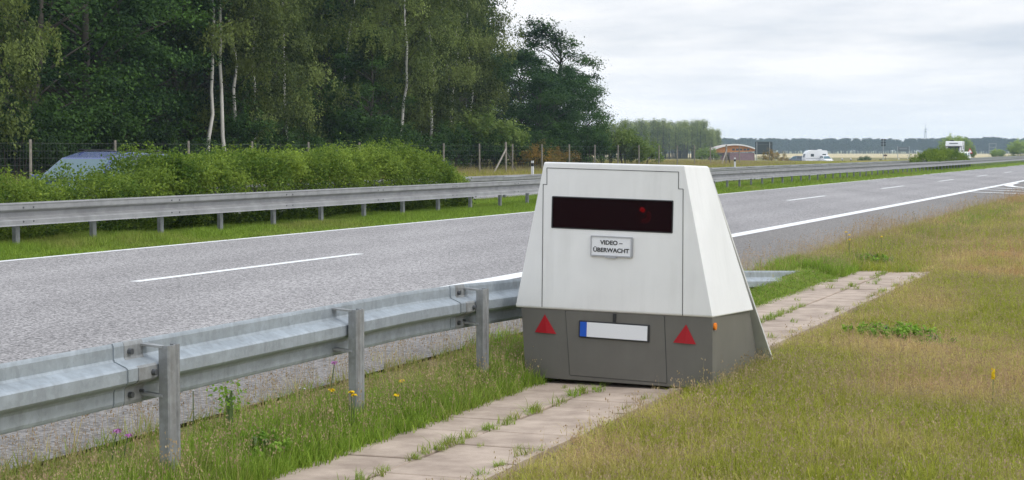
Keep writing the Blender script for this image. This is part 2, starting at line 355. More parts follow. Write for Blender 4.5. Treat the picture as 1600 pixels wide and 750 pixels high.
SL = list(range(-40, 120, 4)) + list(range(120, 700, 20)) + [700]
structure('road', strip(SL, 7.62, 15.05), M_ROAD)
structure('shoulder', strip(SL, 5.37, 7.62), M_SHOULDER)
structure('opposite_road', strip(SL, 19.3, 30.4, z=.012), M_ROAD)
structure('slip_road', strip([62, 66, 70, 76, 82, 90, 110, 140, 200, 300], lambda s: 5.42 - max(0, min(1, (s - 62) / 25)) * 11, 5.40, z=-.006), M_RAMP)
def lines():
    Z = .004
    structure('road_marking', strip(SL, 7.768 - .15, 7.768 + .15, dz=Z), M_LINE)
    structure('road_marking', strip(SL, 15.068 - .19, 15.068 - .04, dz=Z), M_LINE)
    mb = MB(); s0 = 17.81 - 36
    for k in range(30):
        a = s0 + 18 * k
        d = strip([a, a + 3, a + 6], 11.398 - .075, 11.398 + .075, dz=Z); mb.add(d.v, d.f)
    structure('road_marking', mb, M_LINE)
    mb = MB()
    for oo in (19.9, 27.6): d = strip(SL, oo - .1, oo + .1, z=.016); mb.add(d.v, d.f)
    for k in range(30): d = strip([18 * k, 18 * k + 6], 23.65, 23.8, z=.016); mb.add(d.v, d.f)
    structure('opposite_road_marking', mb, M_LINE)
    mb = MB()   # hatched nose of the slip road
    def seg(a, b, wd=.3):
        A = Vector(W(*a)); B = Vector(W(*b)); t = (B - A).normalized(); n_ = Vector((-t.y, t.x, 0)) * wd / 2
        z = .008
        mb.add([(*(A + n_).xy, z), (*(A - n_).xy, z), (*(B - n_).xy, z), (*(B + n_).xy, z)], [(0, 1, 2, 3)])
    for a, b in (((68.2, 7.6), (65.6, 5.4)), ((72.2, 7.6), (69.4, 5.4)), ((76.0, 7.6), (73.0, 5.45))): seg(a, b, .34)
    loop = [(96, 7.62), (88, 7.62), (83.5, 7.55), (81, 7.35), (79, 7.0), (77.2, 6.5), (76.2, 6.0), (76.0, 5.42)]
    for a, b in zip(loop[1:], loop[2:]): seg(a, b, .4)
    structure('slip_road_marking', mb, M_LINE)
lines()
structure('field', strip([620, 700, 900, 1100, 1380], 30, 620, z=-.96), M_GRAIN)
d = strip([330, 340, 352, 364], 40, 90, z=-.97); structure('rest_area_road', d, M_ROAD)
structure('forest_floor', strip(list(range(10, 160, 10)), 38.6, 95, z=.34), M_LITTER)

# ------------------------------------------------------------------ paved strip
def path():
    mb = MB(); r = random.Random(5); s = 3.0
    while s < 25.2:
        for c in (0, 1):
            off = 3.98 + .255 if c == 0 else 3.98 - .252
            ds = .0 if c == 0 else .06
            z = -.165 + .013 * (off - 4.0) + r.uniform(-.004, .004)
            x, y, _ = W(s + ds + .25, off)
            mb.box((x, y, z - .02), (.496, .494, .05), -TH, r.uniform(-.006, .006), r.uniform(-.006, .006))
        s += .502
    structure('path', mb, M_SLAB).modifiers.new('b', 'BEVEL').width = .005
    mb = MB(); s = 3.0
    while s < 25.2:
        x, y, _ = W(s + .5, 3.43); mb.box((x, y, -.190 + r.uniform(-.006, .006)), (.07, .99, .08), -TH, r.uniform(-.006, .006), r.uniform(-.02, .02)); s += 1.0
    structure('kerb', mb, M_SLAB)
path()

# ------------------------------------------------------------------ speed camera trailer
TR_L = W(12.3254, 3.9063 - .008, -.1526)
def trailer():
    t = thing('camera_trailer', 'white and grey traffic camera trailer with sloping sides parked on the slab strip', 'trailer', TR_L, rot=(-.02, .0164, -(TH + .0319)))
    HS, HT = .527, 1.592
    Y0, YT = -.02, -.02
    def face(x, h, dy=0.): return (x, Y0 + (YT - Y0) * (h - HS) / (HT - HS) - dy, h)
    # lower grey box
    b = MB(); b.hexa([(-.678, -.008, .02), (.742, -.008, .02), (.643, 1.66, -.02), (-.64, 1.66, -.02), (-.724, -.008, HS + .004), (.728, -.008, HS + .004), (.655, 1.22, HS + .004), (-.66, 1.22, HS + .004)])
    b.build('lower_body', M_GREY, t, bevel=.004)
    # white shell with a hole for the window
    wl, wr, wb, wt = -.494, .420, 1.12, 1.345
    bl, br, tl, tr = (-.768, Y0, HS), (.735, Y0, HS), (-.568, YT, HT + .003), (.497, YT, HT)
    fbl, fbr, ftl, ftr = (-.68, 1.27, HS - .03), (.686, 1.262, HS - .03), (-.53, .60, HT), (.49, .60, HT)
    vs = [bl, br, tr, tl, face(wl, wb), face(wr, wb - .008), face(wr, wt - .008), face(wl, wt), fbl, fbr, ftr, ftl]
    fs = [(0, 1, 5, 4), (1, 2, 6, 5), (2, 3, 7, 6), (3, 0, 4, 7), (1, 9, 10, 2), (0, 3, 11, 8), (3, 2, 10, 11), (8, 11, 10, 9), (0, 8, 9, 1)]
    sh = MB().add(vs, fs).build('shell', M_WHITE, t)
    md = sh.modifiers.new('b', 'BEVEL'); md.width = .012; md.segments = 3; md.limit_method = 'ANGLE'; md.angle_limit = R(25)
    # far sloping end plate reaching the ground, white with a thin edge
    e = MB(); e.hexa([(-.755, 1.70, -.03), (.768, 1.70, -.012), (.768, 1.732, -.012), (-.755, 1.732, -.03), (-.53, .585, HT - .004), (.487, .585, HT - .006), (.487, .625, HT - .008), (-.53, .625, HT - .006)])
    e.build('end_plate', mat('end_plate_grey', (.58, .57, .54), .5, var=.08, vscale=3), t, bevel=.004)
    # window recess, red lamp and tinted pane
    r_ = MB(); D = .16
    c = [face(wl, wb), face(wr, wb - .008), face(wr, wt - .008), face(wl, wt)]
    back = [(p[0], p[1] + D, p[2]) for p in c]
    r_.add(c + back, [(0, 1, 5, 4), (1, 2, 6, 5), (2, 3, 7, 6), (3, 0, 4, 7), (4, 5, 6, 7)]).build('window_recess', M_BLACK, t)
    lm = bpy.data.materials.new('red_lamp_glow'); lm.use_nodes = True; bs = lm.node_tree.nodes['Principled BSDF']
    bs.inputs['Base Color'].default_value = (.5, .01, .03, 1); bs.inputs['Emission Color'].default_value = (1, .01, .05, 1); bs.inputs['Emission Strength'].default_value = 2.2
    fl = MB(); fl.tube([(.155, .05, 1.274), (.17, .05, 1.268), (.186, .05, 1.258)], [.013, .018, .012], 10)
    flo = fl.build('flash_lamp', lm, t, smooth=True)
    lm2 = lm.copy(); lm2.node_tree.nodes['Principled BSDF'].inputs['Emission Strength'].default_value = .22
    ring = [(.185 + .034 * math.cos(a), .06, 1.222 + .036 * math.sin(a)) for a in np.linspace(-2.2, .9, 14)]
    MB().tube(ring, .017, 8).build('glow_smear', lm2, t, smooth=True)  # added dim emissive arc standing in for the smear of the red glow
    gm = bpy.data.materials.new('dark_red_acrylic'); gm.use_nodes = True; g = gm.node_tree; g.nodes.clear()
    tb = g.nodes.new('ShaderNodeBsdfTransparent'); tb.inputs[0].default_value = (.45, .09, .11, 1)
    gb = g.nodes.new('ShaderNodeBsdfDiffuse'); gb.inputs[0].default_value = (.022, .006, .008, 1)
    gg = g.nodes.new('ShaderNodeBsdfGlossy'); gg.inputs[1].default_value = .12; gg.inputs[0].default_value = (.8, .8, .8, 1)
    m1 = g.nodes.new('ShaderNodeMixShader'); m1.inputs[0].default_value = .5
    g.links.new(tb.outputs[0], m1.inputs[1]); g.links.new(gb.outputs[0], m1.inputs[2])
    m2 = g.nodes.new('ShaderNodeMixShader'); fr = g.nodes.new('ShaderNodeFresnel'); fr.inputs[0].default_value = 1.12
    g.links.new(fr.outputs[0], m2.inputs[0]); g.links.new(m1.outputs[0], m2.inputs[1]); g.links.new(gg.outputs[0], m2.inputs[2])
    oo = g.nodes.new('ShaderNodeOutputMaterial'); g.links.new(m2.outputs[0], oo.inputs[0])
    pn = MB().prism([face(wl + .002, wb + .002, -.006), face(wr - .002, wb - .006, -.006), face(wr - .002, wt - .01, -.006), face(wl + .002, wt - .002, -.006)], (0, .005, 0))
    pn.build('window_pane', gm, t)
    fr_ = MB()
    for a, b_ in ((c[0], c[1]), (c[1], c[2]), (c[2], c[3]), (c[3], c[0])):
        A, B = Vector(a), Vector(b_); dd = (B - A).normalized(); n_ = Vector((-dd.z, 0, dd.x)) * .004
        fr_.prism([A - n_, B - n_, B + n_, A + n_], (0, -.0025, 0))
    fr_.build('window_gasket', M_SEAL, t)
    # seams of the rear hatch
    sm = MB()
    def seam(p, q, wd=.0042):
        A, B = Vector(face(*p)), Vector(face(*q)); dd = (B - A).normalized(); n_ = Vector((-dd.z, 0, dd.x)) * wd / 2
        sm.prism([A - n_, B - n_, B + n_, A + n_], (0, -.0022, 0))
    seam((-.556, HS + .012), (-.569, 1.432)); seam((.512, HS + .002), (.492, 1.424)); seam((-.569, 1.432), (-.540, 1.431)); seam((.492, 1.424), (.458, 1.424))
    seam((-.540, 1.431), (-.543, 1.552)); seam((.458, 1.424), (.456, 1.543)); seam((-.543, 1.552), (.456, 1.543))
    sm.build('hatch_seam', M_SEAL, t)
    # access panel of the grey box
    pm = MB()
    def gface(x, h, dy): return (x, -.008 - dy, h)
    pm.prism([gface(-.329, .055, 0), gface(.405, .045, 0), gface(.373, .512, 0), gface(-.375, .512, 0)], (0, -.004, 0))
    pm.build('access_panel', M_GREY, t, bevel=.0015)
    pg = MB()
    for a, b_ in (((-.329, .055), (.405, .045)), ((.405, .045), (.373, .518)), ((-.375, .518), (-.329, .055))):
        A, B = Vector(gface(*a, 0)), Vector(gface(*b_, 0)); dd = (B - A).normalized(); n_ = Vector((-dd.z, 0, dd.x)) * .0035
        pg.prism([A - n_, B - n_, B + n_, A + n_], (0, -.0025, 0))
    pg.build('panel_seam', M_SEAL, t)
    # number plate
    h0 = .392
    pf = MB().box((.002, -.018, h0), (.535, .012, .124)).build('plate_holder', M_BLACK, t, bevel=.003)
    def rot_plate(mb): 
        mb.v = [(x, y, z - .012 * x) for x, y, z in mb.v]; return mb
    for ob in (pf,):
        for v in ob.data.vertices: v.co.z -= .012 * v.co.x
    p1 = MB().box((.027, -.026, h0), (.458, .004, .105)); rot_plate(p1); p1.build('number_plate', M_PLATE, t)
    p2 = MB().box((-.2285, -.026, h0), (.052, .0045, .105)); rot_plate(p2); p2.build('plate_band', M_BLUE, t)
    MB().box((.003, -.016, .487), (.022, .012, .06)).build('strap', M_BLACK, t)
    # triangle reflectors with a raised middle ridge
    for cx_, cz, lean in ((-.528, .395, -.004), (.529, .38, .004)):
        q = MB(); top = (cx_ + lean * 2, 0, cz + .088); a = (cx_ - .083, 0, cz - .044); b_ = (cx_ + .083, 0, cz - .048); mid = (cx_ + .005, 0, cz - .01); bm_ = (cx_ + .01, 0, cz - .046)
        def yy(p, y): return (p[0], y, p[2])
        q.add([yy(top, -.014), yy(a, -.014), yy(b_, -.014), yy(bm_, -.021), yy(top, -.007), yy(a, -.007), yy(b_, -.007)],
              [(0, 1, 3), (0, 3, 2), (1, 2, 3), (0, 4, 5, 1), (1, 5, 6, 2), (2, 6, 4, 0), (4, 6, 5)])
        q.build('reflector', M_RED, t)
    MB().disc((.737, .035, .462), (1, 0, 0), .026, .016, 18).build('side_marker', M_ORANGE, t, bevel=.003)
    # sign
    sg_ = MB().box((-.03, -.026, 1.0), (.306, .010, .138)); sg_.v = [(x, y, z - .010 * (x + .03)) for x, y, z in sg_.v]
    so = sg_.build('sign_plate', M_PLATE, t)
    rim = MB()
    for (x, z, dx, dz) in ((-.03, 1.068, .312, .008), (-.03, .930, .312, .010), (-.183, 1.0, .007, .13), (.125, 1.0, .014, .13)):
        rim.box((x, -.029, z), (dx, .014, dz))
    rim.box((-.03, -.03, .921), (.08, .016, .010))
    rim.v = [(x, y, z - .010 * (x + .03)) for x, y, z in rim.v]
    rim.build('sign_frame', M_ALU, so)
    for txt, z, sx in (('VIDEO \u2013', 1.012, .17), ('\u00dcBERWACHT', .958, .272)):
        cu = bpy.data.curves.new('lettering', 'FONT'); cu.body = txt; cu.align_x = 'CENTER'; cu.size = .042; cu.offset = .0012; cu.extrude = .0006
        tmp = bpy.data.objects.new('lettering', cu); COL.objects.link(tmp); bpy.context.view_layer.update()
        me = bpy.data.meshes.new_from_object(tmp.evaluated_get(bpy.context.evaluated_depsgraph_get()))
        bpy.data.objects.remove(tmp)
        xs = [v.co.x for v in me.vertices]; f_ = sx / (max(xs) - min(xs)); mid = (max(xs) + min(xs)) / 2
        for v in me.vertices: v.co.x = (v.co.x - mid) * f_
        me.materials.clear(); me.materials.append(M_BLACK)
        o = link(me, 'lettering', so); o.location = (-.03, -.0325, z); o.rotation_euler = (R(90), R(.6), 0)
trailer()

# ------------------------------------------------------------------ guardrails
PROF = [(.088, .31), (.084, .302), (.080, .290), (.080, .235), (.074, .222), (.010, .196), (.0, .186), (.0, .126), (.010, .114), (.074, .088), (.080, .075), (.080, .020), (.084, .008), (.088, .0)]
def rail_ring(s, off, ztop, flip=1, lean=0.):
    """closed cross-section of a 4 mm sheet; flip=1: hollow side faces +off"""
    pts = []
    for d_, z in PROF: pts.append((off + flip * d_, ztop - .31 + z))
    for d_, z in reversed(PROF): pts.append((off + flip * (d_ + .005), ztop - .31 + z - .002))
    return [W(s, o, z) for o, z in pts]
def near_guardrail():
    P0 = W(7.6, 4.7, -.07)
    t = thing('guardrail', 'galvanised roadside guardrail in front, running behind the camera trailer and sinking into the grass', 'guardrail', P0)
    posts = [3.48, 5.60, 7.68, 9.80, 11.86, 13.93, 15.98, 17.98]
    def ztop(s):
        z = .608 - .07 * sstep(10.5, 14, s)
        return float(z - .58 * np.clip((s - 14.2) / 9.2, 0, 1.2))
    joints = [-.9, 3.3, 7.45, 11.63, 15.8, 19.9, 23.6]
    for a, b in zip(joints, joints[1:]):
        ss = np.linspace(a - .08, b, 14); lap = .005
        rings = [rail_ring(s, 4.765 - (.006 if i == 0 or i == 1 else 0), ztop(s) + (.003 if i < 2 else 0)) for i, s in enumerate(ss)]
        MB().loft(rings).build('rail', M_GALV, t, local=False)
    for i, s in enumerate(posts):
        zt = min(.585, ztop(s) - .03); zb = -.35
        if zt - zb < .25: continue
        # sigma post: web towards the field, a pressed groove, flanges towards the road
        prof = [(-.056, .0), (-.05, -.008), (.004, -.010), (.012, .002), (.024, .004), (.032, -.006), (.052, -.004), (.058, .004), (.058, .052), (.053, .052), (.053, .010), (.034, .002), (.026, .012), (.010, .010), (.002, -.003), (-.049, -.002), (-.051, .004), (-.051, .05), (-.056, .05)]
        poly = [W(s + a, 4.70 + o, zb) for a, o in prof]
        p = MB().prism(poly, (0, 0, zt - zb)).build('post', M_GALVD, t, local=False)
        h = MB()
        for k in range(4): h.disc(W(s + .0595, 4.717, zt - .03 - .028 * k), Vector(W(1, 0)) - Vector(W(0, 0)), .005, .003, 8)
        h.build('bolt_hole', M_BOLT, p, local=False)
        # spacer arms between rail and post
        zt2 = ztop(s)
        for zz, wd in ((zt2 - .03, .05), (zt2 - .272, .045)):
            sp_ = MB().hexa([W(s - .085, 4.842, zz), W(s - .062, 4.73, zz - .012), W(s - .030, 4.73, zz - .012), W(s - .02, 4.842, zz),
                      W(s - .085, 4.842, zz + .010), W(s - .062, 4.73, zz + .0), W(s - .030, 4.73, zz + .0), W(s - .02, 4.842, zz + .010)])
            so = sp_.build('spacer', M_GALVD, t, local=False)
        if i in (2, 4, 0):
            rings = []
            for s2 in (s - .225, s - .06):
                pts = []
                for d_, z in PROF: pts.append(W(s2, 4.756 + d_, ztop(s2) - .309 + z))
                for d_, z in reversed(PROF): pts.append(W(s2, 4.756 + d_ + .006, ztop(s2) - .309 + z))
                rings.append(pts)
            MB().loft(rings).build('splice_plate', M_GALVD, t, local=False)
            ax = Vector(W(0, 1)) - Vector(W(0, 0))
            for (ds, dz, oo) in ((-.185, .262, 4.827), (-.10, .155, 4.745), (-.185, .05, 4.827), (-.09, .06, 4.827)):
                MB().disc(W(s + ds, oo, ztop(s) - .31 + dz), ax, .0155 if ds < -.1 or dz > .1 else .008, .022, 10).build('bolt', M_BOLT, so, local=False)
    return t
near_guardrail()
def zmed(s): return .0
def median_rail():
    P0 = W(20, 15.75, .05)
    t = thing('median_guardrail', 'long grey median guardrail between the near carriageway and the hedge', 'guardrail', P0)
    ss = list(np.arange(8, 140, 4.)) + list(np.arange(140, 420, 12.))
    zt = .775
    MB().loft([rail_ring(s, 15.72, zt, flip=-1) for s in ss]).build('rail', M_GALVM, t, local=False)
    MB().loft([rail_ring(s, 15.98, zt, flip=1) for s in ss]).build('rail', M_GALVM, t, local=False)
    tp = MB().box((0, 0, 0), (.24, .5, .008), -TH - math.pi / 2 + math.pi / 2).build('tie_plate', M_GALVM, t); tp.location = Vector(W(21.7, 15.85, zt - .026)) - Vector(P0)
    for s in np.arange(25.7, 150, 4.0):
        o = tp.copy(); COL.objects.link(o); o.parent = t; o.location = Vector(W(s, 15.85, zt - .026)) - Vector(P0)
    ax = Vector(W(0, 1)) - Vector(W(0, 0)); b0 = MB().disc((0, 0, 0), ax, .014, .014, 8).build('bolt', M_BOLT, t); first_b = True
    for s in np.arange(21.7, 70, 4.0):
        for ds in (-.12, .12):
            for z in (.255, .055):
                o = b0 if first_b else b0.copy()
                if not first_b: COL.objects.link(o); o.parent = t
                first_b = False; o.location = Vector(W(s + ds, 15.636, zt - .31 + z)) - Vector(P0)
    s = 17.8; me = None; n = 0; rest = MB()
    while s < 330:
        if n < 98:
            if me is None:
                m_ = MB(); pr = [(-.05, -.02), (.05, -.02), (.05, -.012), (-.042, -.012), (-.042, .04), (-.05, .04)]
                c = Vector(W(s, 15.85, .0)); q = [Vector(W(s + a, 15.83 + o, -.2)) for a, o in pr]
                p = MB().prism([v - c for v in q], (0, 0, .93)); me = p.build('post', M_GALVD, t); me.location = c - Vector(P0); first = me
            else:
                o = first.copy(); COL.objects.link(o); o.parent = t; o.location = Vector(W(s, 15.85, .0)) - Vector(P0)
        else:
            x, y, _ = W(s, 15.85); rest.box((x, y, .25), (.06, .1, .9), -TH)
        n += 1; s += 1.94
    ro = rest.build('post', M_GALVD, t, local=False); ro['kind'] = 'stuff'
median_rail()
def far_rail():
    P0 = W(40, 18.3, .05)
    t = thing('double_guardrail', 'double guardrail with boxed spacers on the far edge of the median beside the opposite lanes', 'guardrail', P0)
    ss = list(np.arange(10, 140, 4.)) + list(np.arange(140, 420, 12.)); zt = .79
    MB().loft([rail_ring(s, 18.05, zt, flip=-1) for s in ss]).build('rail', M_GALVM, t, local=False)
    MB().loft([rail_ring(s, 18.75, zt + .02, flip=1) for s in ss]).build('rail', M_GALVM, t, local=False)
    for oa, ob, ds in ((18.06, 18.3, 0), (18.42, 18.74, 1.3)):
        b0 = None
        for s in np.arange(40, 200, 4.0):
            if b0 is None: o = b0 = MB().box((0, 0, 0), (ob - oa, 1.9, .095), -TH).build('spacer', M_GALVM, t)
            else: o = b0.copy(); COL.objects.link(o); o.parent = t
            o.location = Vector(W(s + ds, (oa + ob) / 2, zt - .052)) - Vector(P0)
    first = None; s = 12.; n = 0
    while s < 204:
        if first is None:
            first = MB().box((0, 0, .35), (.06, .1, .9), -TH).build('post', M_GALVD, t)
        else:
            o = first.copy(); COL.objects.link(o); o.parent = t; first_ = o
            o.location = Vector(W(s, 18.36, 0)) - Vector(P0)
        if n == 0: first.location = Vector(W(s, 18.36, 0)) - Vector(P0)
        s += 4; n += 1
far_rail()

# ------------------------------------------------------------------ foliage generators
def unit(v): return v / (np.linalg.norm(v, axis=-1, keepdims=True) + 1e-9)
def leaves(c, nrm, size, rg, aspect=.62, along=None):
    """rhombic leaves, one quad each; returns verts, faces"""
    n = len(c); a = rg.normal(size=(n, 3)) if along is None else along + rg.normal(size=(n, 3)) * .35
    t = unit(a - nrm * np.sum(a * nrm, -1, keepdims=True)); b = np.cross(nrm, t)
    L_ = size[:, None]; fold = nrm * L_ * .12
    v = np.stack([c - t * L_ * .5, c + b * L_ * aspect * .5 + fold, c + t * L_ * .5, c - b * L_ * aspect * .5 + fold], 1)
    f = np.arange(4 * n).reshape(n, 4)
    return v.reshape(-1, 3), f
def tube_np(mb, pts, r0, r1, seg=7):
    n = len(pts); mb.tube([tuple(p) for p in pts], list(np.linspace(r0, r1, n)), seg)
def broad_tree(seed, H=12., Rr=3.3, base=.6, nl=84, per=290, leaf=.16, prof=None, lobe=(.6, 1.25), gap=.0):
    rg = np.random.default_rng(seed); mb = MB()
    prof = prof or (lambda u: np.sin(np.pi * np.clip(.12 + .86 * u, 0, 1)) ** .65)
    zz = np.linspace(-.3, H * .86, 9); wob = np.cumsum(rg.normal(size=(9, 2)) * .10, 0)
    trunk = np.stack([wob[:, 0], wob[:, 1], zz], 1); tube_np(mb, trunk, .10 + H * .012, .035, 9)
    V = []; F = []; B = []; nv = 0
    for i in range(nl):
        u = rg.random() ** .9; z = base + u * (H - base); env = Rr * prof(u) * (1 + .28 * math.sin(3 * u * 6 + seed) * rg.random())
        ang = rg.random() * 2 * math.pi; rad = env * (rg.uniform(.62, 1.08) if u < .93 else rg.uniform(0, .6)); lr = rg.uniform(*lobe) * (1 if u < .8 else .75)
        cpos = np.array([math.cos(ang) * rad, math.sin(ang) * rad, z])
        ti = np.interp(max(z - rad * .55 - .3, .4), zz, np.arange(9)); k0 = int(ti); k1 = min(k0 + 1, 8); st = trunk[k0] * (1 - ti + k0) + trunk[k1] * (ti - k0)
        if i % 2 == 0:
            midp = (st + cpos) / 2 + np.array([0, 0, .15]) + rg.normal(size=3) * .15
            tube_np(mb, [st, midp, cpos], .05 + .008 * rad, .012, 5)
        out = unit(cpos - np.array([0, 0, z - .8]))
        ns = int(rg.integers(9, 15)); lt = rg.random()
        for k in range(ns):
            d = unit(rg.normal(size=3) + out * .8 + np.array([0, 0, .55])); sc = cpos + d * lr * rg.uniform(.45, 1.1) * np.array([1, 1, .5])
            m = int(per / ns); axis = unit(d + np.array([0, 0, -.25]))
            e = rg.normal(size=(m, 3)) * np.array([.30, .30, .12]) + axis * rg.normal(size=(m, 1)) * .25
            c = sc + e; nrm = unit(np.array([0, 0, 1.]) * .8 + d * .5 + rg.normal(size=(m, 3)) * .55)
            v, f = leaves(c, nrm, rg.uniform(.7, 1.3, m) * leaf, rg)
            V.append(v); F.append(f + nv); nv += len(v)
            bv = np.clip(lt * .75 + rg.random() * .15 - .02 + rg.normal(size=m) * .12, 0, 1); B.append(np.repeat(bv, 4))
    return mb, np.concatenate(V), np.concatenate(F), np.concatenate(B)
def birch_tree(seed, H=13., stems=1, spread=2.2, leaf=.115, base=1.4, lean=0., tr=.09):
    rg = np.random.default_rng(seed); mb = MB(); tw = MB(); V = []; F = []; B = []; nv = 0
    for st_ in range(stems):
        zz = np.linspace(-.3, H * rg.uniform(.92, 1.0), 14); ang0 = rg.random() * 6.28
        dx = lean + (st_ - (stems - 1) / 2) * .05
        wob = np.cumsum(rg.normal(size=(14, 2)) * .09, 0); trunk = np.stack([wob[:, 0] + dx * zz + (st_ - (stems - 1) / 2) * .5, wob[:, 1], zz], 1)
        tube_np(mb, trunk, tr, .018, 9)
        nb = 40 // stems + 6
        for i in range(nb):
            u = (i + rg.random()) / nb; z = base + u * (H - base) * .97; env = spread * math.sin(math.pi * min(1, .2 + .76 * u)) ** .8 * rg.uniform(.45, 1.3)
            a = i * 2.4 + rg.normal() * .5; k0 = min(int(np.interp(z, zz, np.arange(14))), 12); fr_ = np.interp(z, zz, np.arange(14)) - k0
            o = trunk[k0] * (1 - fr_) + trunk[k0 + 1] * fr_; tip = o + np.array([math.cos(a) * env, math.sin(a) * env, env * rg.uniform(.15, .8)])
            mid = o * .5 + tip * .5 + np.array([0, 0, .28 * env]); tube_np(tw, [o, mid, tip], .018, .004, 4)
            lt = rg.random() ** 1.3; cw = rg.uniform(.28, .6) * (.5 + .5 * min(1, env / 1.5)); outv = np.array([math.cos(a), math.sin(a), .45])
            for q in range(int(rg.integers(26, 40))):
                f_ = 1.02 - .6 * rg.random() ** 1.7; p = mid * (1 - f_) + tip * f_ + rg.normal(size=3) * np.array([cw, cw, cw * .5]); Ls = rg.uniform(.3, 1.25) * (.65 + .35 * (1 - u)); m = int(15 * Ls) + 6
                tpar = rg.random(m); sway = rg.normal(size=2) * .12
                c = p + np.stack([sway[0] * tpar ** 2, sway[1] * tpar ** 2, -Ls * tpar], 1) + rg.normal(size=(m, 3)) * np.array([.07, .07, .05])
                nrm = unit(rg.normal(size=(m, 3)) * .7 + outv)
                v, f = leaves(c, nrm, rg.uniform(.7, 1.3, m) * leaf, rg, .7, along=np.tile([0, 0, -1.], (m, 1)))
                V.append(v); F.append(f + nv); nv += len(v); B.append(np.repeat(np.clip(.75 * lt + .15 * rg.random() + rg.normal(size=m) * .10, 0, 1), 4))
    return mb, np.concatenate(V), np.concatenate(F), np.concatenate(B), tw
def pine_tree(seed, H=11., leaf=.42, n=1500, conic=.0):
    rg = np.random.default_rng(seed); mb = MB()
    zz = np.linspace(-.5, H * .97, 6); wob = np.cumsum(rg.normal(size=(6, 2)) * .08, 0); tr_ = np.stack([wob[:, 0], wob[:, 1], zz], 1); tube_np(mb, tr_, .17, .03, 6)
    V = []; F = []; B = []; nv = 0; nc = 34; b0 = H * rg.uniform(.22, .42)
    for i in range(nc):
        u = (i + rg.random()) / nc; z = b0 + u * (H - b0); r = (1.9 * (1 - u) ** .7 + .3) * rg.uniform(.4, 1.15); a = rg.random() * 6.28
        p = np.array([math.cos(a) * r * .75, math.sin(a) * r * .75, z]); tube_np(mb, [np.array([0, 0, z - .3]), p], .035, .012, 4)
        m = n // nc; c = p + rg.normal(size=(m, 3)) * np.array([.48, .48, .28]); nrm = unit(rg.normal(size=(m, 3)) + np.array([0, 0, .9]))
        v, f = leaves(c, nrm, rg.uniform(.6, 1.3, m) * leaf, rg, .4); V.append(v); F.append(f + nv); nv += len(v)
        B.append(np.repeat(np.clip(rg.random() * .7 + rg.normal(size=m) * .15, 0, 1), 4))
    return mb, np.concatenate(V), np.concatenate(F), np.concatenate(B)
def bush(seed, dims, n, leaf, shoots=40, stems=6):
    """shrub of leaf sprays in an ellipsoid dims=(rx, ry, h)"""
    rg = np.random.default_rng(seed); mb = MB(); rx, ry, h = dims; V = []; F = []; B = []; nv = 0
    for i in range(stems):
        a = rg.random() * 6.28; tip = np.array([math.cos(a) * rx * .6, math.sin(a) * ry * .6, h * rg.uniform(.5, .85)])
        tube_np(mb, [np.array([math.cos(a) * rx * .2, math.sin(a) * ry * .2, -.05]), tip * .5 + np.array([0, 0, .1]), tip], .03, .008, 5)
    ns = max(20, n // 40)
    for i in range(ns):
        d = unit(rg.normal(size=3) + np.array([0, 0, .35])); d[2] = abs(d[2]) if rg.random() < .75 else d[2]
        rr = rg.uniform(.62, 1.0) * (1 + .18 * math.sin(5 * d[0] + seed) * math.cos(4 * d[1]))
        p = np.array([d[0] * rx, d[1] * ry, h * .48 + d[2] * h * .5]) * np.array([rr, rr, rr if d[2] > 0 else 1])
        m = n // ns; up = rg.random() < .5; Ls = rg.uniform(.1, .32) * min(1, h)
        ax = unit(d + np.array([0, 0, .7])); c = p + ax * (rg.random((m, 1)) * Ls) + rg.normal(size=(m, 3)) * .09 * min(1.2, h)
        nrm = unit(d * .5 + np.array([0, 0, .6]) + rg.normal(size=(m, 3)) * .6)
        v, f = leaves(c, nrm, rg.uniform(.6, 1.3, m) * leaf, rg); V.append(v); F.append(f + nv); nv += len(v)
        B.append(np.repeat(np.clip(rg.random() * .55 + .3 * max(0, d[2]) * rg.random() + rg.normal(size=m) * .13, 0, 1), 4))
    return mb, np.concatenate(V), np.concatenate(F), np.concatenate(B)

M_LEAF_DARK = leafmat('dark_broad_leaves', (.012, .034, .008), (.085, .165, .030), .28, .3)
M_LEAF_OAK = leafmat('deep_green_leaves', (.018, .055, .012), (.082, .158, .036), .28)
M_LEAF_BIRCH = leafmat('birch_leaves', (.040, .064, .014), (.265, .325, .085), .38, .18)
M_LEAF_HEDGE = leafmat('hedge_leaves', (.06, .125, .014), (.34, .44, .065), .42, objvar=.08)
M_LEAF_LIGHT = leafmat('light_shrub_leaves', (.11, .19, .03), (.34, .43, .11), .4)
M_LEAF_PALE = leafmat('pale_tree_leaves', (.17, .26, .04), (.46, .55, .14), .42)
M_LEAF_PINE = leafmat('pine_needles', (.14, .185, .055), (.42, .46, .17), .32)
M_LEAF_FAR = leafmat('far_wood_needles', (.022, .045, .030), (.06, .09, .05), .15)
M_LEAF_BROOM = leafmat('broom_blossom', (.14, .13, .03), (.50, .28, .04), .3)
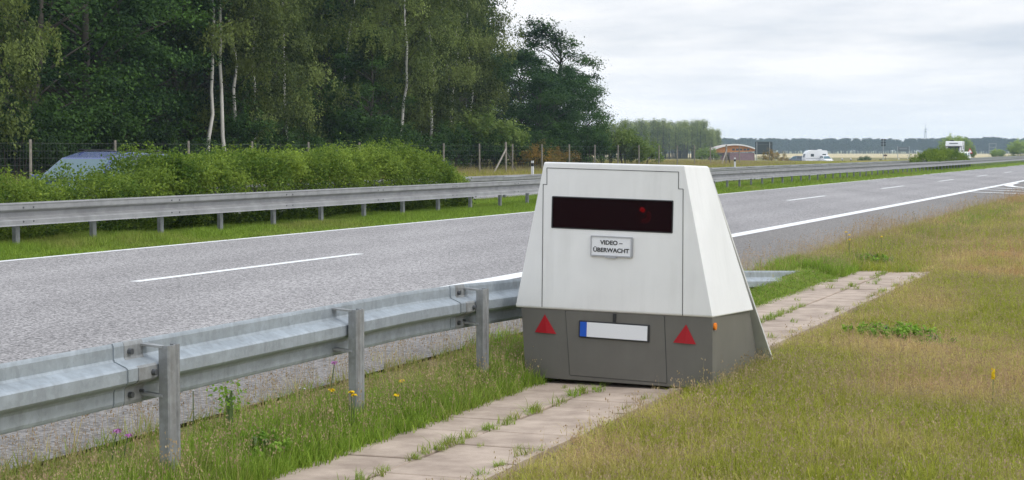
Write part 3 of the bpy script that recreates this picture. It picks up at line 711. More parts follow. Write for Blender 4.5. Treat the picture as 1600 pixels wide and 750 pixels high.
def birch_bark():
    m = bpy.data.materials.new('birch_bark'); m.use_nodes = True; t = m.node_tree; b = t.nodes['Principled BSDF']; L = t.links.new
    tcn = t.nodes.new('ShaderNodeTexCoord'); mp = t.nodes.new('ShaderNodeMapping'); mp.inputs['Scale'].default_value = (3, 3, 1.1); L(tcn.outputs['Object'], mp.inputs[0])
    n = t.nodes.new('ShaderNodeTexNoise'); n.inputs['Scale'].default_value = 2.2; n.inputs['Detail'].default_value = 6; n.inputs['Roughness'].default_value = .7; L(mp.outputs[0], n.inputs['Vector'])
    r = t.nodes.new('ShaderNodeValToRGB'); L(n.outputs[0], r.inputs[0]); e = r.color_ramp.elements
    e[0].position = .30; e[0].color = (.05, .045, .04, 1); e[1].position = .44; e[1].color = (.62, .59, .53, 1); L(r.outputs[0], b.inputs['Base Color']); b.inputs['Roughness'].default_value = .8
    return m
M_BIRCH = birch_bark()
def tree_protos(gens, leafm, barkm, tname):
    out = []
    for g in gens:
        mb, v, f, b = g[:4]
        if len(g) > 4:   # thin brown twigs belong to the crown
            tv = np.array(g[4].v); q4 = np.array([x for x in g[4].f if len(x) == 4]); n0 = len(f)
            me = fast_mesh(tname + '_crown', np.concatenate([v, tv]), np.concatenate([f, q4 + len(v)]), [leafm, M_BARK], {'bv': np.concatenate([b, np.zeros(len(tv))])})
            me.polygons.foreach_set('material_index', np.array([0] * n0 + [1] * len(q4), np.int32)); me.update()
        else: me = fast_mesh(tname + '_crown', v, f, leafm, {'bv': b})
        tm = bpy.data.meshes.new(tname + '_trunk'); tm.from_pydata(mb.v, [], mb.f); tm.materials.append(barkm)
        for p in tm.polygons: p.use_smooth = True
        out.append((tm, me))
    return out
P_BROAD = tree_protos([broad_tree(11, 11.5, 3.3), broad_tree(12, 12.5, 3.0, nl=92), broad_tree(13, 10.5, 3.5), broad_tree(14, 13., 3.2, nl=98)], M_LEAF_DARK, M_BARK, 'broad')
P_BIRCH = tree_protos([birch_tree(21, 13, 1, 2.5), birch_tree(22, 12.5, 2, 2.4), birch_tree(23, 13.5, 1, 2.8, lean=.06), birch_tree(24, 12, 1, 2.5, base=1.6, lean=-.02), birch_tree(25, 14, 2, 2.9, base=4.8, tr=.095), birch_tree(26, 14, 1, 2.9, base=4.4, lean=.07, tr=.10)], M_LEAF_BIRCH, M_BIRCH, 'birch')
P_OAK = tree_protos([broad_tree(31, 9.2, 3.9, base=.3, nl=135, per=300, leaf=.17), broad_tree(33, 8.0, 3.4, base=.3, nl=105, leaf=.16)], M_LEAF_OAK, M_BARK, 'oak')
P_TIER = tree_protos([broad_tree(35, 10.6, 2.9, base=2.6, nl=34, per=300, leaf=.17, lobe=(.5, .95), prof=lambda u: .45 + .55 * abs(math.sin(u * 9.5)) * (1.15 - .55 * u))], M_LEAF_OAK, M_BARK, 'tier')
def deep_pine(seed, H=16., b0=6.5):
    rg = np.random.default_rng(seed); mb = MB(); zz = np.linspace(-.4, H * .97, 8); wob = np.cumsum(rg.normal(size=(8, 2)) * .08, 0); tube_np(mb, np.stack([wob[:, 0], wob[:, 1], zz], 1), .17, .04, 8)
    for i in range(14):
        z = rg.uniform(2.5, b0 + 1); a = rg.random() * 6.28; L_ = rg.uniform(.5, 1.6); tube_np(mb, [np.array([0, 0, z]), np.array([math.cos(a) * L_, math.sin(a) * L_, z - .15])], .022, .008, 4)
    V = []; F = []; B = []; nv = 0
    for i in range(46):
        u = (i + rg.random()) / 46; z = b0 + u * (H - b0); r = (2.6 * (1 - u) ** .6 + .4) * rg.uniform(.3, 1.1); a = rg.random() * 6.28; p = np.array([math.cos(a) * r, math.sin(a) * r, z]); tube_np(mb, [np.array([0, 0, z - .3]), p], .04, .012, 4)
        m = 90; c = p + rg.normal(size=(m, 3)) * np.array([.5, .5, .26]); nrm = unit(rg.normal(size=(m, 3)) * .7 + np.array([0, 0, .9])); v, f = leaves(c, nrm, rg.uniform(.6, 1.3, m) * .26, rg, .5); V.append(v); F.append(f + nv); nv += len(v); B.append(np.repeat(np.clip(rg.random() * .7 + rg.normal(size=m) * .15, 0, 1), 4))
    return mb, np.concatenate(V), np.concatenate(F), np.concatenate(B)
P_DEEP = tree_protos([deep_pine(81), deep_pine(82, 15.5, 6.0), deep_pine(83, 16.5, 7.0)], M_LEAF_DARK, M_BARK, 'pine')
P_SHRUB = tree_protos([bush(41, (1.6, 1.5, 2.6), 6500, .12), bush(42, (1.9, 1.6, 2.0), 6500, .12), bush(43, (1.3, 1.3, 3.2), 6500, .12)], M_LEAF_DARK, M_BARK, 'shrub')
P_LSHRUB = tree_protos([bush(45, (1.7, 1.5, 2.6), 6000, .13), bush(46, (1.5, 1.5, 1.8), 5000, .12)], M_LEAF_LIGHT, M_BARK, 'light_shrub')
P_PALE = tree_protos([bush(48, (1.7, 1.5, 2.6), 20000, .10, stems=5)], M_LEAF_PALE, M_BARK, 'pale_tree')
P_BROOM = tree_protos([bush(47, (1.5, 1.2, 1.7), 3500, .10)], M_LEAF_BROOM, M_BARK, 'broom')
def plant(proto, name, label, cat, loc, rz, sc, group=None, szz=None, parts=('trunk', 'crown')):
    t = thing(name, label, cat, loc, rz, group); t.scale = (sc, sc, szz or sc)
    link(proto[0], parts[0], t); link(proto[1], parts[1], t); return t
def xoff(x, off):
    """s at which the sight line through image column x crosses offset off (used once to lay the wood out along the fence)"""
    u = (x - 800) / 2819.24; Y = off / (ST - u * CT); return Y * (u * ST + CT)
def forest():
    rg = random.Random(3)
    BL = ['weeping birch hanging its pale foliage in at the top left edge of the wood',
          'two-stemmed white birch rising behind the middle of the hedge',
          'single white-trunked birch right beside the two-stemmed birch behind the hedge',
          'slim birch with a broken pale branch just past the twin white trunks',
          'bushy olive birch whose foliage bulges out over the dark gap in the wood',
          'slender birch at the near side of the dark gap in the wood',
          'birch with a crooked leaning white trunk near the far end of the hedge',
          'straight thin birch behind the crooked birch near the hedge end',
          'birch with a mottled white trunk above the last stretch of hedge',
          'birch with twin pale trunks standing at the bright end of the birch stand',
          'last tall birch of the stand, its crown edge against the sky']
    BP = [(-22, 38.9, 0, 1.0), (336, 39.6, 4, 1.0), (358, 40.2, 0, 1.05), (392, 41, 3, 1.0), (462, 41, 2, .98), (545, 43, 3, 1.0), (614, 39.8, 5, .95), (640, 43.5, 0, 1.08), (676, 41.5, 3, 1.1), (700, 42.5, 1, 1.1), (738, 43, 0, 1.02)]
    for (x, off, k, sc), lb in zip(BP, BL):
        s = xoff(x, off); plant(P_BIRCH[k], 'birch_tree', lb, 'tree', W(s, off - float(shift(s)), .3), rg.random() * 6.28 if k < 4 else .15, sc, 'birches at the edge of the wood')
    DL = ['dark leafy tree at the far left of the wood below the weeping birch', 'tall deep green tree left of the car with foliage down to the fence', 'broad green tree with lit upper boughs behind the blue car',
          'rounded green tree between the blue car and the twin birches', 'low-branched dark tree filling under the first birches', 'leafy green tree beside the dark gap in the wood', 'small bright-topped tree under the crooked birch',
          'dark spreading tree at the end of the birch stand', 'full green tree just left of the tiered tree by the sky']
    DP = [(55, 40.5, 0, .95), (130, 41, 1, 1.0), (205, 42, 2, .95), (268, 42.5, 3, .85), (425, 43.5, 0, .55), (520, 44, 2, .7), (575, 40.5, 0, .62), (745, 44, 1, .75), (790, 46, 3, .62)]
    for (x, off, k, sc), lb in zip(DP, DL):
        s = xoff(x, off); plant(P_BROAD[k], 'broadleaf_tree', lb, 'tree', W(s, off - float(shift(s)), .3), rg.random() * 6.28, sc, 'broadleaf trees at the edge of the wood')
    OL = [(815, 45, 1, 1.0, 'dense round tree closing the wood before the tiered tree'), (886, 42.5, 0, .64, 'broad dark green tree below the airy tiered crown by the sky'), (846, 41.5, 1, .74, 'dense green tree right of the tiered tree, foliage to the ground')]
    for x, off, k, sc, lb in OL:
        s = xoff(x, off); plant(P_OAK[k], 'broadleaf_tree', lb, 'tree', W(s, off - float(shift(s)), .3), rg.random() * 6.28, sc, 'broadleaf trees at the edge of the wood', szz=sc * (1.2 if x == 886 else 1))
    s = xoff(872, 44); plant(P_TIER[0], 'tiered_tree', 'tallest tree at the end of the wood with an airy tiered crown against the sky', 'tree', W(s, 44 - float(shift(s)), .3), 1.0, 1.06)
    # rows behind
    for off, x0, x1, dx in ((47, -60, 742, 30), (52, -60, 752, 28), (57, -60, 758, 27), (62, -60, 762, 26)):
        x = x0
        while x < x1:
            xx = x + rg.uniform(-8, 8); o2 = off + rg.uniform(-1.5, 1.5); s = xoff(xx, o2)
            plant(P_DEEP[rg.randrange(3)], 'pine_tree', 'tall bare-stemmed pine in the dark rows behind the birches of the wood', 'tree', W(s, o2 - float(shift(s)), .3), rg.random() * 6.28, rg.uniform(.95, 1.15), 'pines deep in the wood'); x += dx
    x = -60
    while x < 745:
        xx = x + rg.uniform(-8, 8); o2 = 70 + 8 * (int(x / 30) % 2) + rg.uniform(-2, 2); s = xoff(xx, o2)
        plant(P_BROAD[rg.randrange(4)], 'broadleaf_tree', 'tall dark tree in the last row behind the pines of the wood', 'tree', W(s, o2 - float(shift(s)), .3), rg.random() * 6.28, rg.uniform(1.15, 1.3), 'trees closing the wood behind'); x += 22
    # understorey behind the fence
    SH = [(20, 38.5), (70, 39), (165, 39), (240, 38.6), (300, 38.5), (380, 39), (440, 38.7), (500, 39), (560, 39), (600, 38.7), (655, 39.2), (705, 39.2), (760, 39.5), (815, 39.5), (865, 40), (915, 39.7)]
    for i, (x, off) in enumerate(SH):
        s = xoff(x, off); plant(P_SHRUB[i % 3], 'shrub', 'dark green shrub in the undergrowth row right behind the wire fence', 'shrub', W(s, off - float(shift(s)), .25), rg.random() * 6.28, rg.uniform(.8, 1.15), 'undergrowth shrubs behind the fence', parts=('stem', 'foliage'))
    LS = [(950, 40.5, 0, 1.35, 'pale blossoming elder bush at the right end of the wood'), (980, 39.5, 0, 1.1, 'tall yellow-green bush beside the elder at the end of the wood'), (1003, 39, 1, 1.0, 'low rounded bush outermost at the end of the wood'), (760, 40, 0, 1.5, 'bright green bush above the braced fence post')]
    for x, off, k, sc, lb in LS:
        s = xoff(x, off); plant(P_LSHRUB[k], 'bush', lb, 'bush', W(s, off - float(shift(s)), .2), rg.random() * 6.28, sc, parts=('stem', 'foliage'))
    for x, off, sc, lb in ((838, 38, .95, 'orange-flowered broom bush behind the fence, left of its twin'), (872, 38.2, .85, 'yellow-flowered broom bush behind the fence near the sloping tree')):
        s = xoff(x, off); plant(P_BROOM[0], 'broom_bush', lb, 'bush', W(s, off - float(shift(s)), .15), rg.random() * 6.28, sc, parts=('stem', 'foliage'))
    plant(P_LSHRUB[1], 'bush', 'small dark bush beside the brick rest stop house', 'bush', (35.5, 332, -1.0), 0, 1.6, parts=('stem', 'foliage'))
forest()

# ------------------------------------------------------------------ hedges on the median
def hedge(name, label, s0, s1, off, hw, hfun, n, leaf, seed):
    rg = np.random.default_rng(seed); base = Vector(W((s0 + s1) / 2, off, .07)); mb = MB()
    t = thing(name, label, 'hedge', tuple(base))
    for s in np.arange(s0 + .2, s1, .42):
        for q in range(2):
            o = off + rg.uniform(-.3, .3); h = hfun(s) * .7; p0 = np.array(W(s + rg.uniform(-.1, .1), o, -.03)); p1 = np.array(W(s + rg.uniform(-.25, .25), o + rg.uniform(-.3, .3), h))
            tube_np(mb, [p0, (p0 + p1) / 2 + rg.normal(size=3) * .05, p1], .022, .007, 5)
    mb.build('stem', M_BARK, t, local=False)
    ns = n // 26; V = []; F = []; B = []; nv = 0; vn = VN(seed)
    s = s0 + rg.random(ns) * (s1 - s0)
    side = rg.random(ns); hh = np.array([hfun(x) for x in s]) * (1 + .10 * (vn.fbm(s * .9, s * 0) - .5) * 2)
    endf = np.clip(np.minimum((s - s0) * 2.5, s1 - s) / .9, 0, 1) ** .5
    ang = rg.uniform(-.25, 1.0, ns) * math.pi * .62 + 0  # around the section from road side low to top
    ang = np.where(side < .82, rg.uniform(-.42, .60, ns) * math.pi, rg.uniform(.62, 1.15, ns) * math.pi)
    # superellipse section: angle 0 = road side, pi/2 = top
    ca, sa = np.cos(ang), np.sin(ang); pw = .62
    lump = 1 + .34 * (vn.fbm(s * 1.15 + 7, ang * 1.3) - .5) * 2
    ox = off - hw * np.sign(ca) * np.abs(ca) ** pw * lump * (.7 + .3 * endf); zc_ = hh * .56 + hh * .44 * np.sign(sa) * np.abs(sa) ** pw * lump * (.6 + .4 * endf)
    depth = rg.random(ns) ** 1.6 * .28; ox = ox + depth * ca; zc_ = zc_ - depth * np.maximum(sa, 0)
    P = WA(s, ox, zc_); lt = vn.fbm(s * 2.1, zc_ * 2.5 + 31)
    roadn = np.array(W(0, -1)) - np.array(W(0, 0))
    for i in range(ns):
        m = 26; shoot = rg.random() < .30 and sa[i] > .2
        ax = unit(roadn * ca[i] * .7 + np.array([0, 0, .25 + max(0, sa[i])]) + rg.normal(size=3) * .3); Ls = rg.uniform(.14, .28) if shoot else rg.uniform(.08, .2)
        tpar = rg.random((m, 1)); c = P[i] + ax * tpar * Ls + rg.normal(size=(m, 3)) * (.035 if shoot else .075)
        nrm = unit(ax * .4 + np.array([0, 0, .5]) + rg.normal(size=(m, 3)) * .6)
        v, f = leaves(c, nrm, rg.uniform(.6, 1.25, m) * leaf, rg, .55, along=np.tile(ax, (m, 1)) * .8)
        V.append(v); F.append(f + nv); nv += len(v)
        B.append(np.repeat(np.clip(-.25 + 1.15 * lt[i] + .25 * rg.random() * (1 if shoot else .4) + rg.normal(size=m) * .13, 0, 1), 4))
    v = np.concatenate(V) - np.array(base); me = fast_mesh('foliage', v, np.concatenate(F), M_LEAF_HEDGE, {'bv': np.concatenate(B)})
    link(me, 'foliage', t); return t
hedge('hedge', 'lower clipped stretch of hedge in front of the blue car, behind the median rail', 14, 28.2, 17.15, .75, lambda s: 1.10 - .11 * float(sstep(22.6, 23.8, s)), 76000, .060, 61)
hedge('hedge', 'taller bushy stretch of hedge right of the blue car, behind the median rail', 26.9, 40.6, 17.2, .85, lambda s: (1.37 + .06 * math.sin(s * 1.7)) * (1 if s < 39 else 1 - .2 * (s - 39)), 130000, .060, 62)
hedge('hedge', 'far isolated clump of hedge on the median below the motorhome', 125, 150, 16.9, .8, lambda s: 1.5 * (.55 + .45 * math.sin(max(0, min(1, (s - 125) / 25)) * math.pi) ** .5), 30000, .10, 63)

# ------------------------------------------------------------------ wildlife fence
def fence():
    OF = 36.0; P0 = W(80, OF, .1); t = thing('wildlife_fence', 'wire mesh fence on thin wooden posts along the edge of the wood', 'fence', P0)
    first = None
    H = lambda s: 1.84 + .0008 * max(0, s - 60)
    ss = np.arange(25, 152, 5.02); rg = random.Random(9)
    for i, s in enumerate(ss):
        loc = Vector(W(s, OF - float(shift(s)) * .6, 0)) - Vector(P0); loc.z = -P0[2]
        if first is None: first = MB().tube([(0, 0, -.3), (0, 0, 1.9)], [.048, .044], 8).build('post', M_WOOD, t); first.location = loc
        else: o = first.copy(); COL.objects.link(o); o.parent = t; o.location = loc; o.rotation_euler = (rg.uniform(-.015, .015), rg.uniform(-.015, .015), 0)
    for sb in (xoff(795, 36.0), xoff(1143, 36.0)):
        oo = OF - float(shift(sb)) * .6
        MB().tube([W(sb, oo - .02, 0), W(sb, oo, 2.0)], .06, 8).build('brace_post', M_WOOD, t, local=False)
        MB().tube([W(sb - 2.6, oo - .12, 0), W(sb - .05, oo - .05, 1.62)], .05, 8).build('brace', M_WOOD, t, local=False)
        MB().tube([W(sb + 2.6, oo + .12, 0), W(sb + .05, oo + .05, 1.55)], .05, 8).build('brace', M_WOODD, t, local=False)
    wm = MB(); zs = [.15, .32, .49, .66, .85, 1.05, 1.28, 1.52, 1.78]
    fo = lambda s: OF - float(shift(s)) * .6 - .05
    for z in zs:
        for a, b in zip(ss, ss[1:]):
            wm.tube([W(a, fo(a), z), W((a + b) / 2, fo((a + b) / 2), z - .012), W(b, fo(b), z)], .0022 if z < 1.7 else .003, 3, cap=False)
    s = 25.
    while s < 150:
        wm.tube([W(s, fo(s), .1), W(s, fo(s), 1.78)], .002, 3, cap=False); s += .17 if s < 75 else .34
    wm.build('wire_mesh', M_WIRE, t, local=False)
fence()

# ------------------------------------------------------------------ vehicles
def quadpanel(c, u0, u1, v0, v1, out):
    """panel inside the quad c (bl, br, tr, tl) pushed out along its normal"""
    c = [Vector(p) for p in c]
    def P(u, v): return (c[0] * (1 - u) + c[1] * u) * (1 - v) + (c[3] * (1 - u) + c[2] * u) * v
    n = (c[1] - c[0]).cross(c[3] - c[0]).normalized()
    if n.dot((c[0] + c[1] + c[2] + c[3]) / 4 - Vector((0, 0, .9))) < 0: n = -n
    return [P(u0, v0) + n * out, P(u1, v0) + n * out, P(u1, v1) + n * out, P(u0, v1) + n * out], n
def add_panel(c, u0, u1, v0, v1, name, m, parent, th=.014):
    q, n = quadpanel(c, u0, u1, v0, v1, -.006)
    return MB().prism(q, n * th).build(name, m, parent)
def car(name, label, loc, rz, paint, L=4.5, Wd=1.8, H=1.5, estate=True, rails=False, group=None):
    """y forward, origin on the ground under the middle"""
    t = thing(name, label, 'car', loc, rz, group); hw = Wd / 2; F = L / 2; zb = .22; belt = .60 * H
    st = [(-F, .80, .45, belt - .02), (-F + .12, .90, .26, belt), (-F + .9, .985, zb, belt + .005), (-.2, 1.0, zb, belt), (F - 1.35, 1.0, zb, belt - .03), (F - .75, .97, zb, belt - .13), (F - .22, .90, .24, belt - .25), (F, .72, .34, belt - .38)]
    rings = []
    for y, wf, z0, z1 in st:
        w_ = hw * wf; zm = (z0 + z1) / 2
        half = [(.70 * w_, z0), (.95 * w_, z0 + .05), (w_, zm - .05), (.985 * w_, z1 - .12), (.94 * w_, z1 - .02), (.55 * w_, z1 + .03)]
        rings.append([(x, y, z) for x, z in half] + [(-x, y, z) for x, z in reversed(half)])
    MB().loft(rings).build('body', paint, t, smooth=True)
    yr = -F + .12; rtop = -F + (.32 if estate else .95)
    yw0, yw1 = F - 1.22, F - 1.92   # windscreen base and top
    gb = [(yr, .86), (-.25, .90), (yw0, .87)]; gt = [(rtop, .66), (-.3, .70), (yw1, .68)]
    zb_, zt = belt - .01, H - .03
    BLf = [(-hw * f, y, zb_) for y, f in gb]; BRt = [(hw * f, y, zb_) for y, f in gb]; dz_ = (.05, -.005, .115); TL = [(-hw * f, y, zt - dz_[i]) for i, (y, f) in enumerate(gt)]; TRt = [(hw * f, y, zt - dz_[i]) for i, (y, f) in enumerate(gt)]
    g = MB(); vs = BLf + BRt + TL + TRt
    g.add(vs, [(0, 1, 7, 6), (1, 2, 8, 7), (3, 9, 10, 4), (4, 10, 11, 5), (0, 6, 9, 3), (2, 5, 11, 8), (6, 7, 10, 9), (7, 8, 11, 10)])
    cab = g.build('cabin', paint, t)
    md = cab.modifiers.new('b', 'BEVEL'); md.width = .045; md.segments = 3; md.limit_method = 'ANGLE'; md.angle_limit = R(30)
    add_panel([BRt[2], BLf[2], TL[2], TRt[2]], .04, .96, .02, .93, 'windscreen', M_GLASS_SKY, t)
    add_panel([BLf[0], BRt[0], TRt[0], TL[0]], .10, .90, .15, .86, 'rear_window', M_GLASS, t)
    for sd, (Bo, To) in ((-1, (BLf, TL)), (1, (BRt, TRt))):
        for i, (a, b_) in enumerate(((0, 1), (1, 2))):
            q = [Bo[a], Bo[b_], To[b_], To[a]] if sd > 0 else [Bo[b_], Bo[a], To[a], To[b_]]
            lo, hi = (.05, .95) if i == 0 else (.06, .86)
            if sd < 0: lo, hi = 1 - hi, 1 - lo
            add_panel(q, lo, hi, .08, .84, 'side_window', M_GLASS_SKY if i == 1 else M_GLASS, t)
        MB().box((sd * hw * 1.03, yw0 - .22, belt + .05), (.2, .1, .13)).build('mirror', paint, t, bevel=.03)
        if rails and sd == -1:
            MB().box((.12, F - 1.28, belt + .03), (.9, .03, .03), rx=.1).build('wiper', M_BLACK, t)
        if rails:
            MB().tube([(sd * hw * .60, rtop + .2, H - .08), (sd * hw * .61, rtop + .4, H - .01), (sd * hw * .62, -.2, H + .015), (sd * hw * .61, yw1 - .75, H + .005), (sd * hw * .60, yw1 - .45, H - .08)], .02, 8).build('roof_rail', M_BLACK, t, smooth=True)
        for y in (F - .85, -F + .85):
            w_ = MB().disc((sd * (hw - .10), y, .31), (1, 0, 0), .31, .2, 24).build('wheel', M_TYRE, t, bevel=.03)
            MB().disc((sd * (hw - .005), y, .31), (1, 0, 0), .2, .02, 18).build('rim', M_RIM, w_)
        MB().box((sd * hw * .66, F - .10, belt - .33), (.32, .16, .12), rz=-sd * .35).build('headlight', M_PLATE, t, bevel=.02)
        MB().box((sd * hw * .76, -F + .045, belt - .12), (.16, .1, .25)).build('tail_light', M_RED, t, bevel=.02)
    return t
M_GLASS_SKY = mat('car_glass', (.03, .09, .11), .06, spec=1.0, metal=.0)
M_CARBLUE = mat('dark_blue_car_paint', (.025, .05, .19), .22, coat=.6)
M_CARGREY = mat('slate_car_paint', (.09, .11, .14), .3, coat=.5)
cl = W(32.0, 21.35, .012)
car('estate_car', 'dark blue estate car with roof rails, half hidden behind the hedge', cl, math.pi - TH, M_CARBLUE, 4.5, 1.82, 1.52, True, True)
car('parked_car', 'slate grey car just left of the white caravan at the rest stop', (54.0, 345, -.97), R(86), M_CARGREY, 4.4, 1.75, 1.5)
car('parked_car', 'white car tucked close against the right side of the caravan', (58.9, 339, -.97), R(190), M_CARWHITE, 4.2, 1.75, 1.6)
def caravan(loc, rz):
    t = thing('caravan', 'white caravan with rounded front and dark windows at the rest stop', 'caravan', loc, rz)
    prof = [(-2.15, .5), (2.15, .5), (2.2, .75), (2.12, 2.3), (1.95, 2.52), (-.9, 2.60), (-1.6, 2.42), (-2.0, 1.95), (-2.25, 1.1), (-2.25, .75)]
    MB().prism([(x, -1.1, z) for x, z in prof], (0, 2.2, 0)).build('body', M_CARWHITE, t, bevel=.06)
    for x, w_ in ((-.85, .62), (.15, 1.0), (1.45, .7)):
        if w_ != 1.0: MB().box((x, -1.105, 1.62), (w_, .03, .5)).build('side_window', M_GLASS, t, bevel=.01)
    MB().prism([(-2.27, -.55, 1.2), (-2.05, -.55, 1.85), (-2.05, .55, 1.85), (-2.27, .55, 1.2)], (-.03, 0, .02)).build('front_window', M_GLASS, t)
    MB().box((0, -1.107, 1.02), (4.2, .02, .07)).build('stripe', mat('stripe_grey', (.3, .31, .33), .5), t)
    for y in (-1.0, 1.0):
        w_ = MB().disc((.35, y, .32), (0, 1, 0), .32, .2, 20).build('wheel', M_TYRE, t); MB().disc((.35, y * 1.11, .32), (0, 1, 0), .18, .02, 14).build('rim', M_RIM, w_)
    MB().tube([(-2.2, -.3, .5), (-3.2, 0, .45)], .04, 6).build('drawbar', M_BLACK, t)
    MB().box((.9, 0, 2.66), (.7, .6, .16)).build('roof_hatch', M_CARWHITE, t, bevel=.04)
    MB().box((-2.6, 0, .35), (.12, .12, .7)).build('jockey_wheel', M_BLACK, t)
    return t
caravan((57.2, 341, -1.0), R(8))
def motorhome(loc, rz):
    t = thing('motorhome', 'white motorhome with a high overcab box on the opposite lanes', 'motorhome', loc, rz)
    MB().box((0, -1.0, 1.65), (2.25, 4.6, 2.25)).build('living_box', M_CARWHITE, t, bevel=.05)
    MB().hexa([(-1.12, 1.3, 2.0), (1.12, 1.3, 2.0), (1.10, 2.15, 2.12), (-1.10, 2.15, 2.12), (-1.12, 1.3, 2.78), (1.12, 1.3, 2.78), (1.08, 1.95, 2.74), (-1.08, 1.95, 2.74)]).build('overcab_box', M_CARWHITE, t, bevel=.06)
    MB().box((0, 2.14, 2.48), (1.15, .03, .10)).build('overcab_window', M_GLASS, t)
    cabp = [(1.3, .35), (3.1, .35), (3.15, .75), (2.95, 1.05), (2.25, 1.22), (1.7, 2.0), (1.3, 2.0)]
    MB().prism([(-.95, y, z) for y, z in cabp], (1.9, 0, 0)).build('cab', M_CARWHITE, t, bevel=.05)
    MB().prism([(-.82, 2.27, 1.22), (.82, 2.27, 1.22), (.76, 1.74, 1.98), (-.76, 1.74, 1.98)], (0, .03, .03)).build('windscreen', M_GLASS, t)
    for sx in (-1, 1):
        MB().prism([(sx * .96, 1.4, 1.25), (sx * .96, 2.1, 1.25), (sx * .96, 1.72, 1.9), (sx * .96, 1.4, 1.9)], (sx * .02, 0, 0)).build('side_window', M_GLASS, t)
        MB().box((sx * 1.13, -1.4, 1.95), (.03, 1.1, .5)).build('side_window', M_GLASS, t)
        MB().box((sx * 1.18, 2.15, 1.35), (.22, .1, .32)).build('mirror', M_BLACK, t, bevel=.02)
        MB().box((sx * .72, 3.1, .78), (.3, .12, .18)).build('headlight', M_PLATE, t)
        for y in (2.3, -1.6):
            w_ = MB().disc((sx * .9, y, .34), (1, 0, 0), .34, .22, 20).build('wheel', M_TYRE, t); MB().disc((sx * 1.015, y, .34), (1, 0, 0), .2, .02, 14).build('rim', M_RIM, w_)
    MB().box((.35, -.2, 2.86), (.5, .5, .14)).build('roof_hatch', M_BLACK, t)
motorhome((61.0, 249, .02), math.pi - TH + .06)
car('white_car', 'white car driving in front of the motorhome on the opposite lanes', (45.3, 182, .012), math.pi - TH, mat('pale_car_paint', (.72, .75, .62), .3, coat=.5), 4.1, 1.72, 1.42)
car('distant_car', 'leftmost of three small light cars bunched far down the motorway', (W(395, 23.0)[0], W(395, 23.0)[1], .012), math.pi - TH, M_CARWHITE, 4.3, 1.75, 1.5, group='cars bunched far down the motorway')
car('distant_car', 'middle of three small light cars bunched far down the motorway', (W(420, 21.0)[0], W(420, 21.0)[1], .012), math.pi - TH, mat('silver_car_paint', (.5, .51, .52), .3, metal=.4), 4.3, 1.75, 1.5, group='cars bunched far down the motorway')
car('distant_car', 'rightmost of three small light cars bunched far down the motorway', (W(448, 19.9 + .8)[0], W(448, 20.7)[1], .012), math.pi - TH, M_CARWHITE, 4.3, 1.75, 1.5, group='cars bunched far down the motorway')

# ------------------------------------------------------------------ rest stop: house, signs, posts, bins, bushes
def house():
    t = thing('rest_stop_house', 'small purple brick rest stop house with an arched white-edged roof and orange gable', 'building', (48.6, 400, -1.0), R(6))
    brick = mat('purple_brick', (.24, .15, .17), .85, var=.15, vscale=3); timber = mat('orange_timber', (.62, .25, .07), .7, var=.1, vscale=3); white = mat('white_fascia', (.75, .74, .72), .6); roofm = mat('roof_sheet', (.46, .40, .38), .7)
    MB().box((1.6, 0, 1.0), (6.0, 5, 2.0)).build('wall', brick, t)
    MB().box((-3.0, .3, 1.0), (3.2, 4.2, 2.0)).build('wall', brick, t)
    # clerestory under the arch
    arc = [(x, 3.9 - 1.15 * ((x - .2) / 5.0) ** 2) for x in np.linspace(-4.9, 5.0, 15)]
    gp = [(x, -2.3, z - .14) for x, z in arc] + [(4.6, -2.3, 2.3), (-4.4, -2.3, 2.0)]
    MB().prism(gp, (0, 4.5, 0)).build('gable', timber, t)
    for x in (-.1, .75, 1.6, 2.45, 3.2): MB().box((x, -2.33, 2.72), (.6, .05, .42)).build('window', M_GLASS, t)
    MB().prism([(x, -3.0, z) for x, z in arc] + [(x, -3.0, z - .16) for x, z in reversed(arc)], (0, 6, 0)).build('roof', roofm, t)
    MB().prism([(x, -3.06, z + .05) for x, z in arc] + [(x, -3.06, z - .26) for x, z in reversed(arc)], (0, .05, 0)).build('fascia', white, t)
    MB().box((4.75, -2.62, 1.4), (.12, .12, 2.8)).build('column', white, t); MB().box((-4.6, -2.62, 1.4), (.12, .12, 2.8)).build('column', white, t)
    MB().box((-1.4, -2.52, 1.05), (.95, .05, 2.1)).build('door', mat('door_dark', (.08, .06, .07), .6), t)
    MB().box((-3.2, -1.82, 1.5), (1.6, .05, .5)).build('window', M_GLASS, t)
house()
M_SIGNBACK = mat('sign_back_grey', (.055, .07, .075), .6, var=.1, vscale=1); M_POLE = mat('sign_pole_grey', (.38, .40, .42), .5, metal=.3)
t = thing('direction_sign', 'large dark back of a motorway sign on two grey posts beside the house', 'sign', (45.7, 328, -1.0), R(-4))
MB().box((0, 0, 2.95), (3.1, .08, 2.3)).build('sign_panel', M_SIGNBACK, t)
for z in (2.2, 3.6): MB().box((0, -.09, z), (3.0, .05, .08)).build('crossbar', mat('crossbar_grey', (.12, .14, .15), .6), t)
for x in (-1.25, 1.05): MB().tube([(x, -.13, -.3), (x, -.13, 4.0)], .065, 10).build('post', M_POLE, t)
t = thing('signal_mast', 'slim pole carrying three pairs of dark lamps in front of the far wood', 'mast', (86.3, 420, -1.0))
MB().tube([(0, 0, -.3), (0, 0, 5.2)], .08, 8).build('pole', M_POLE, t)
for z in (5.0, 4.35, 3.75):
    for x in (-.32, .32): MB().disc((x, -.12, z), (0, 1, 0), .24, .22, 14).build('lamp', M_BLACK, t)
    MB().box((0, 0, z), (.8, .06, .06)).build('arm', M_POLE, t)
t = thing('small_sign', 'small brown double sign on a thin post before the grain field', 'sign', (68.2, 330, -1.0))
MB().tube([(0, 0, -.2), (0, 0, 1.9)], .035, 8).build('post', M_WOODD, t)
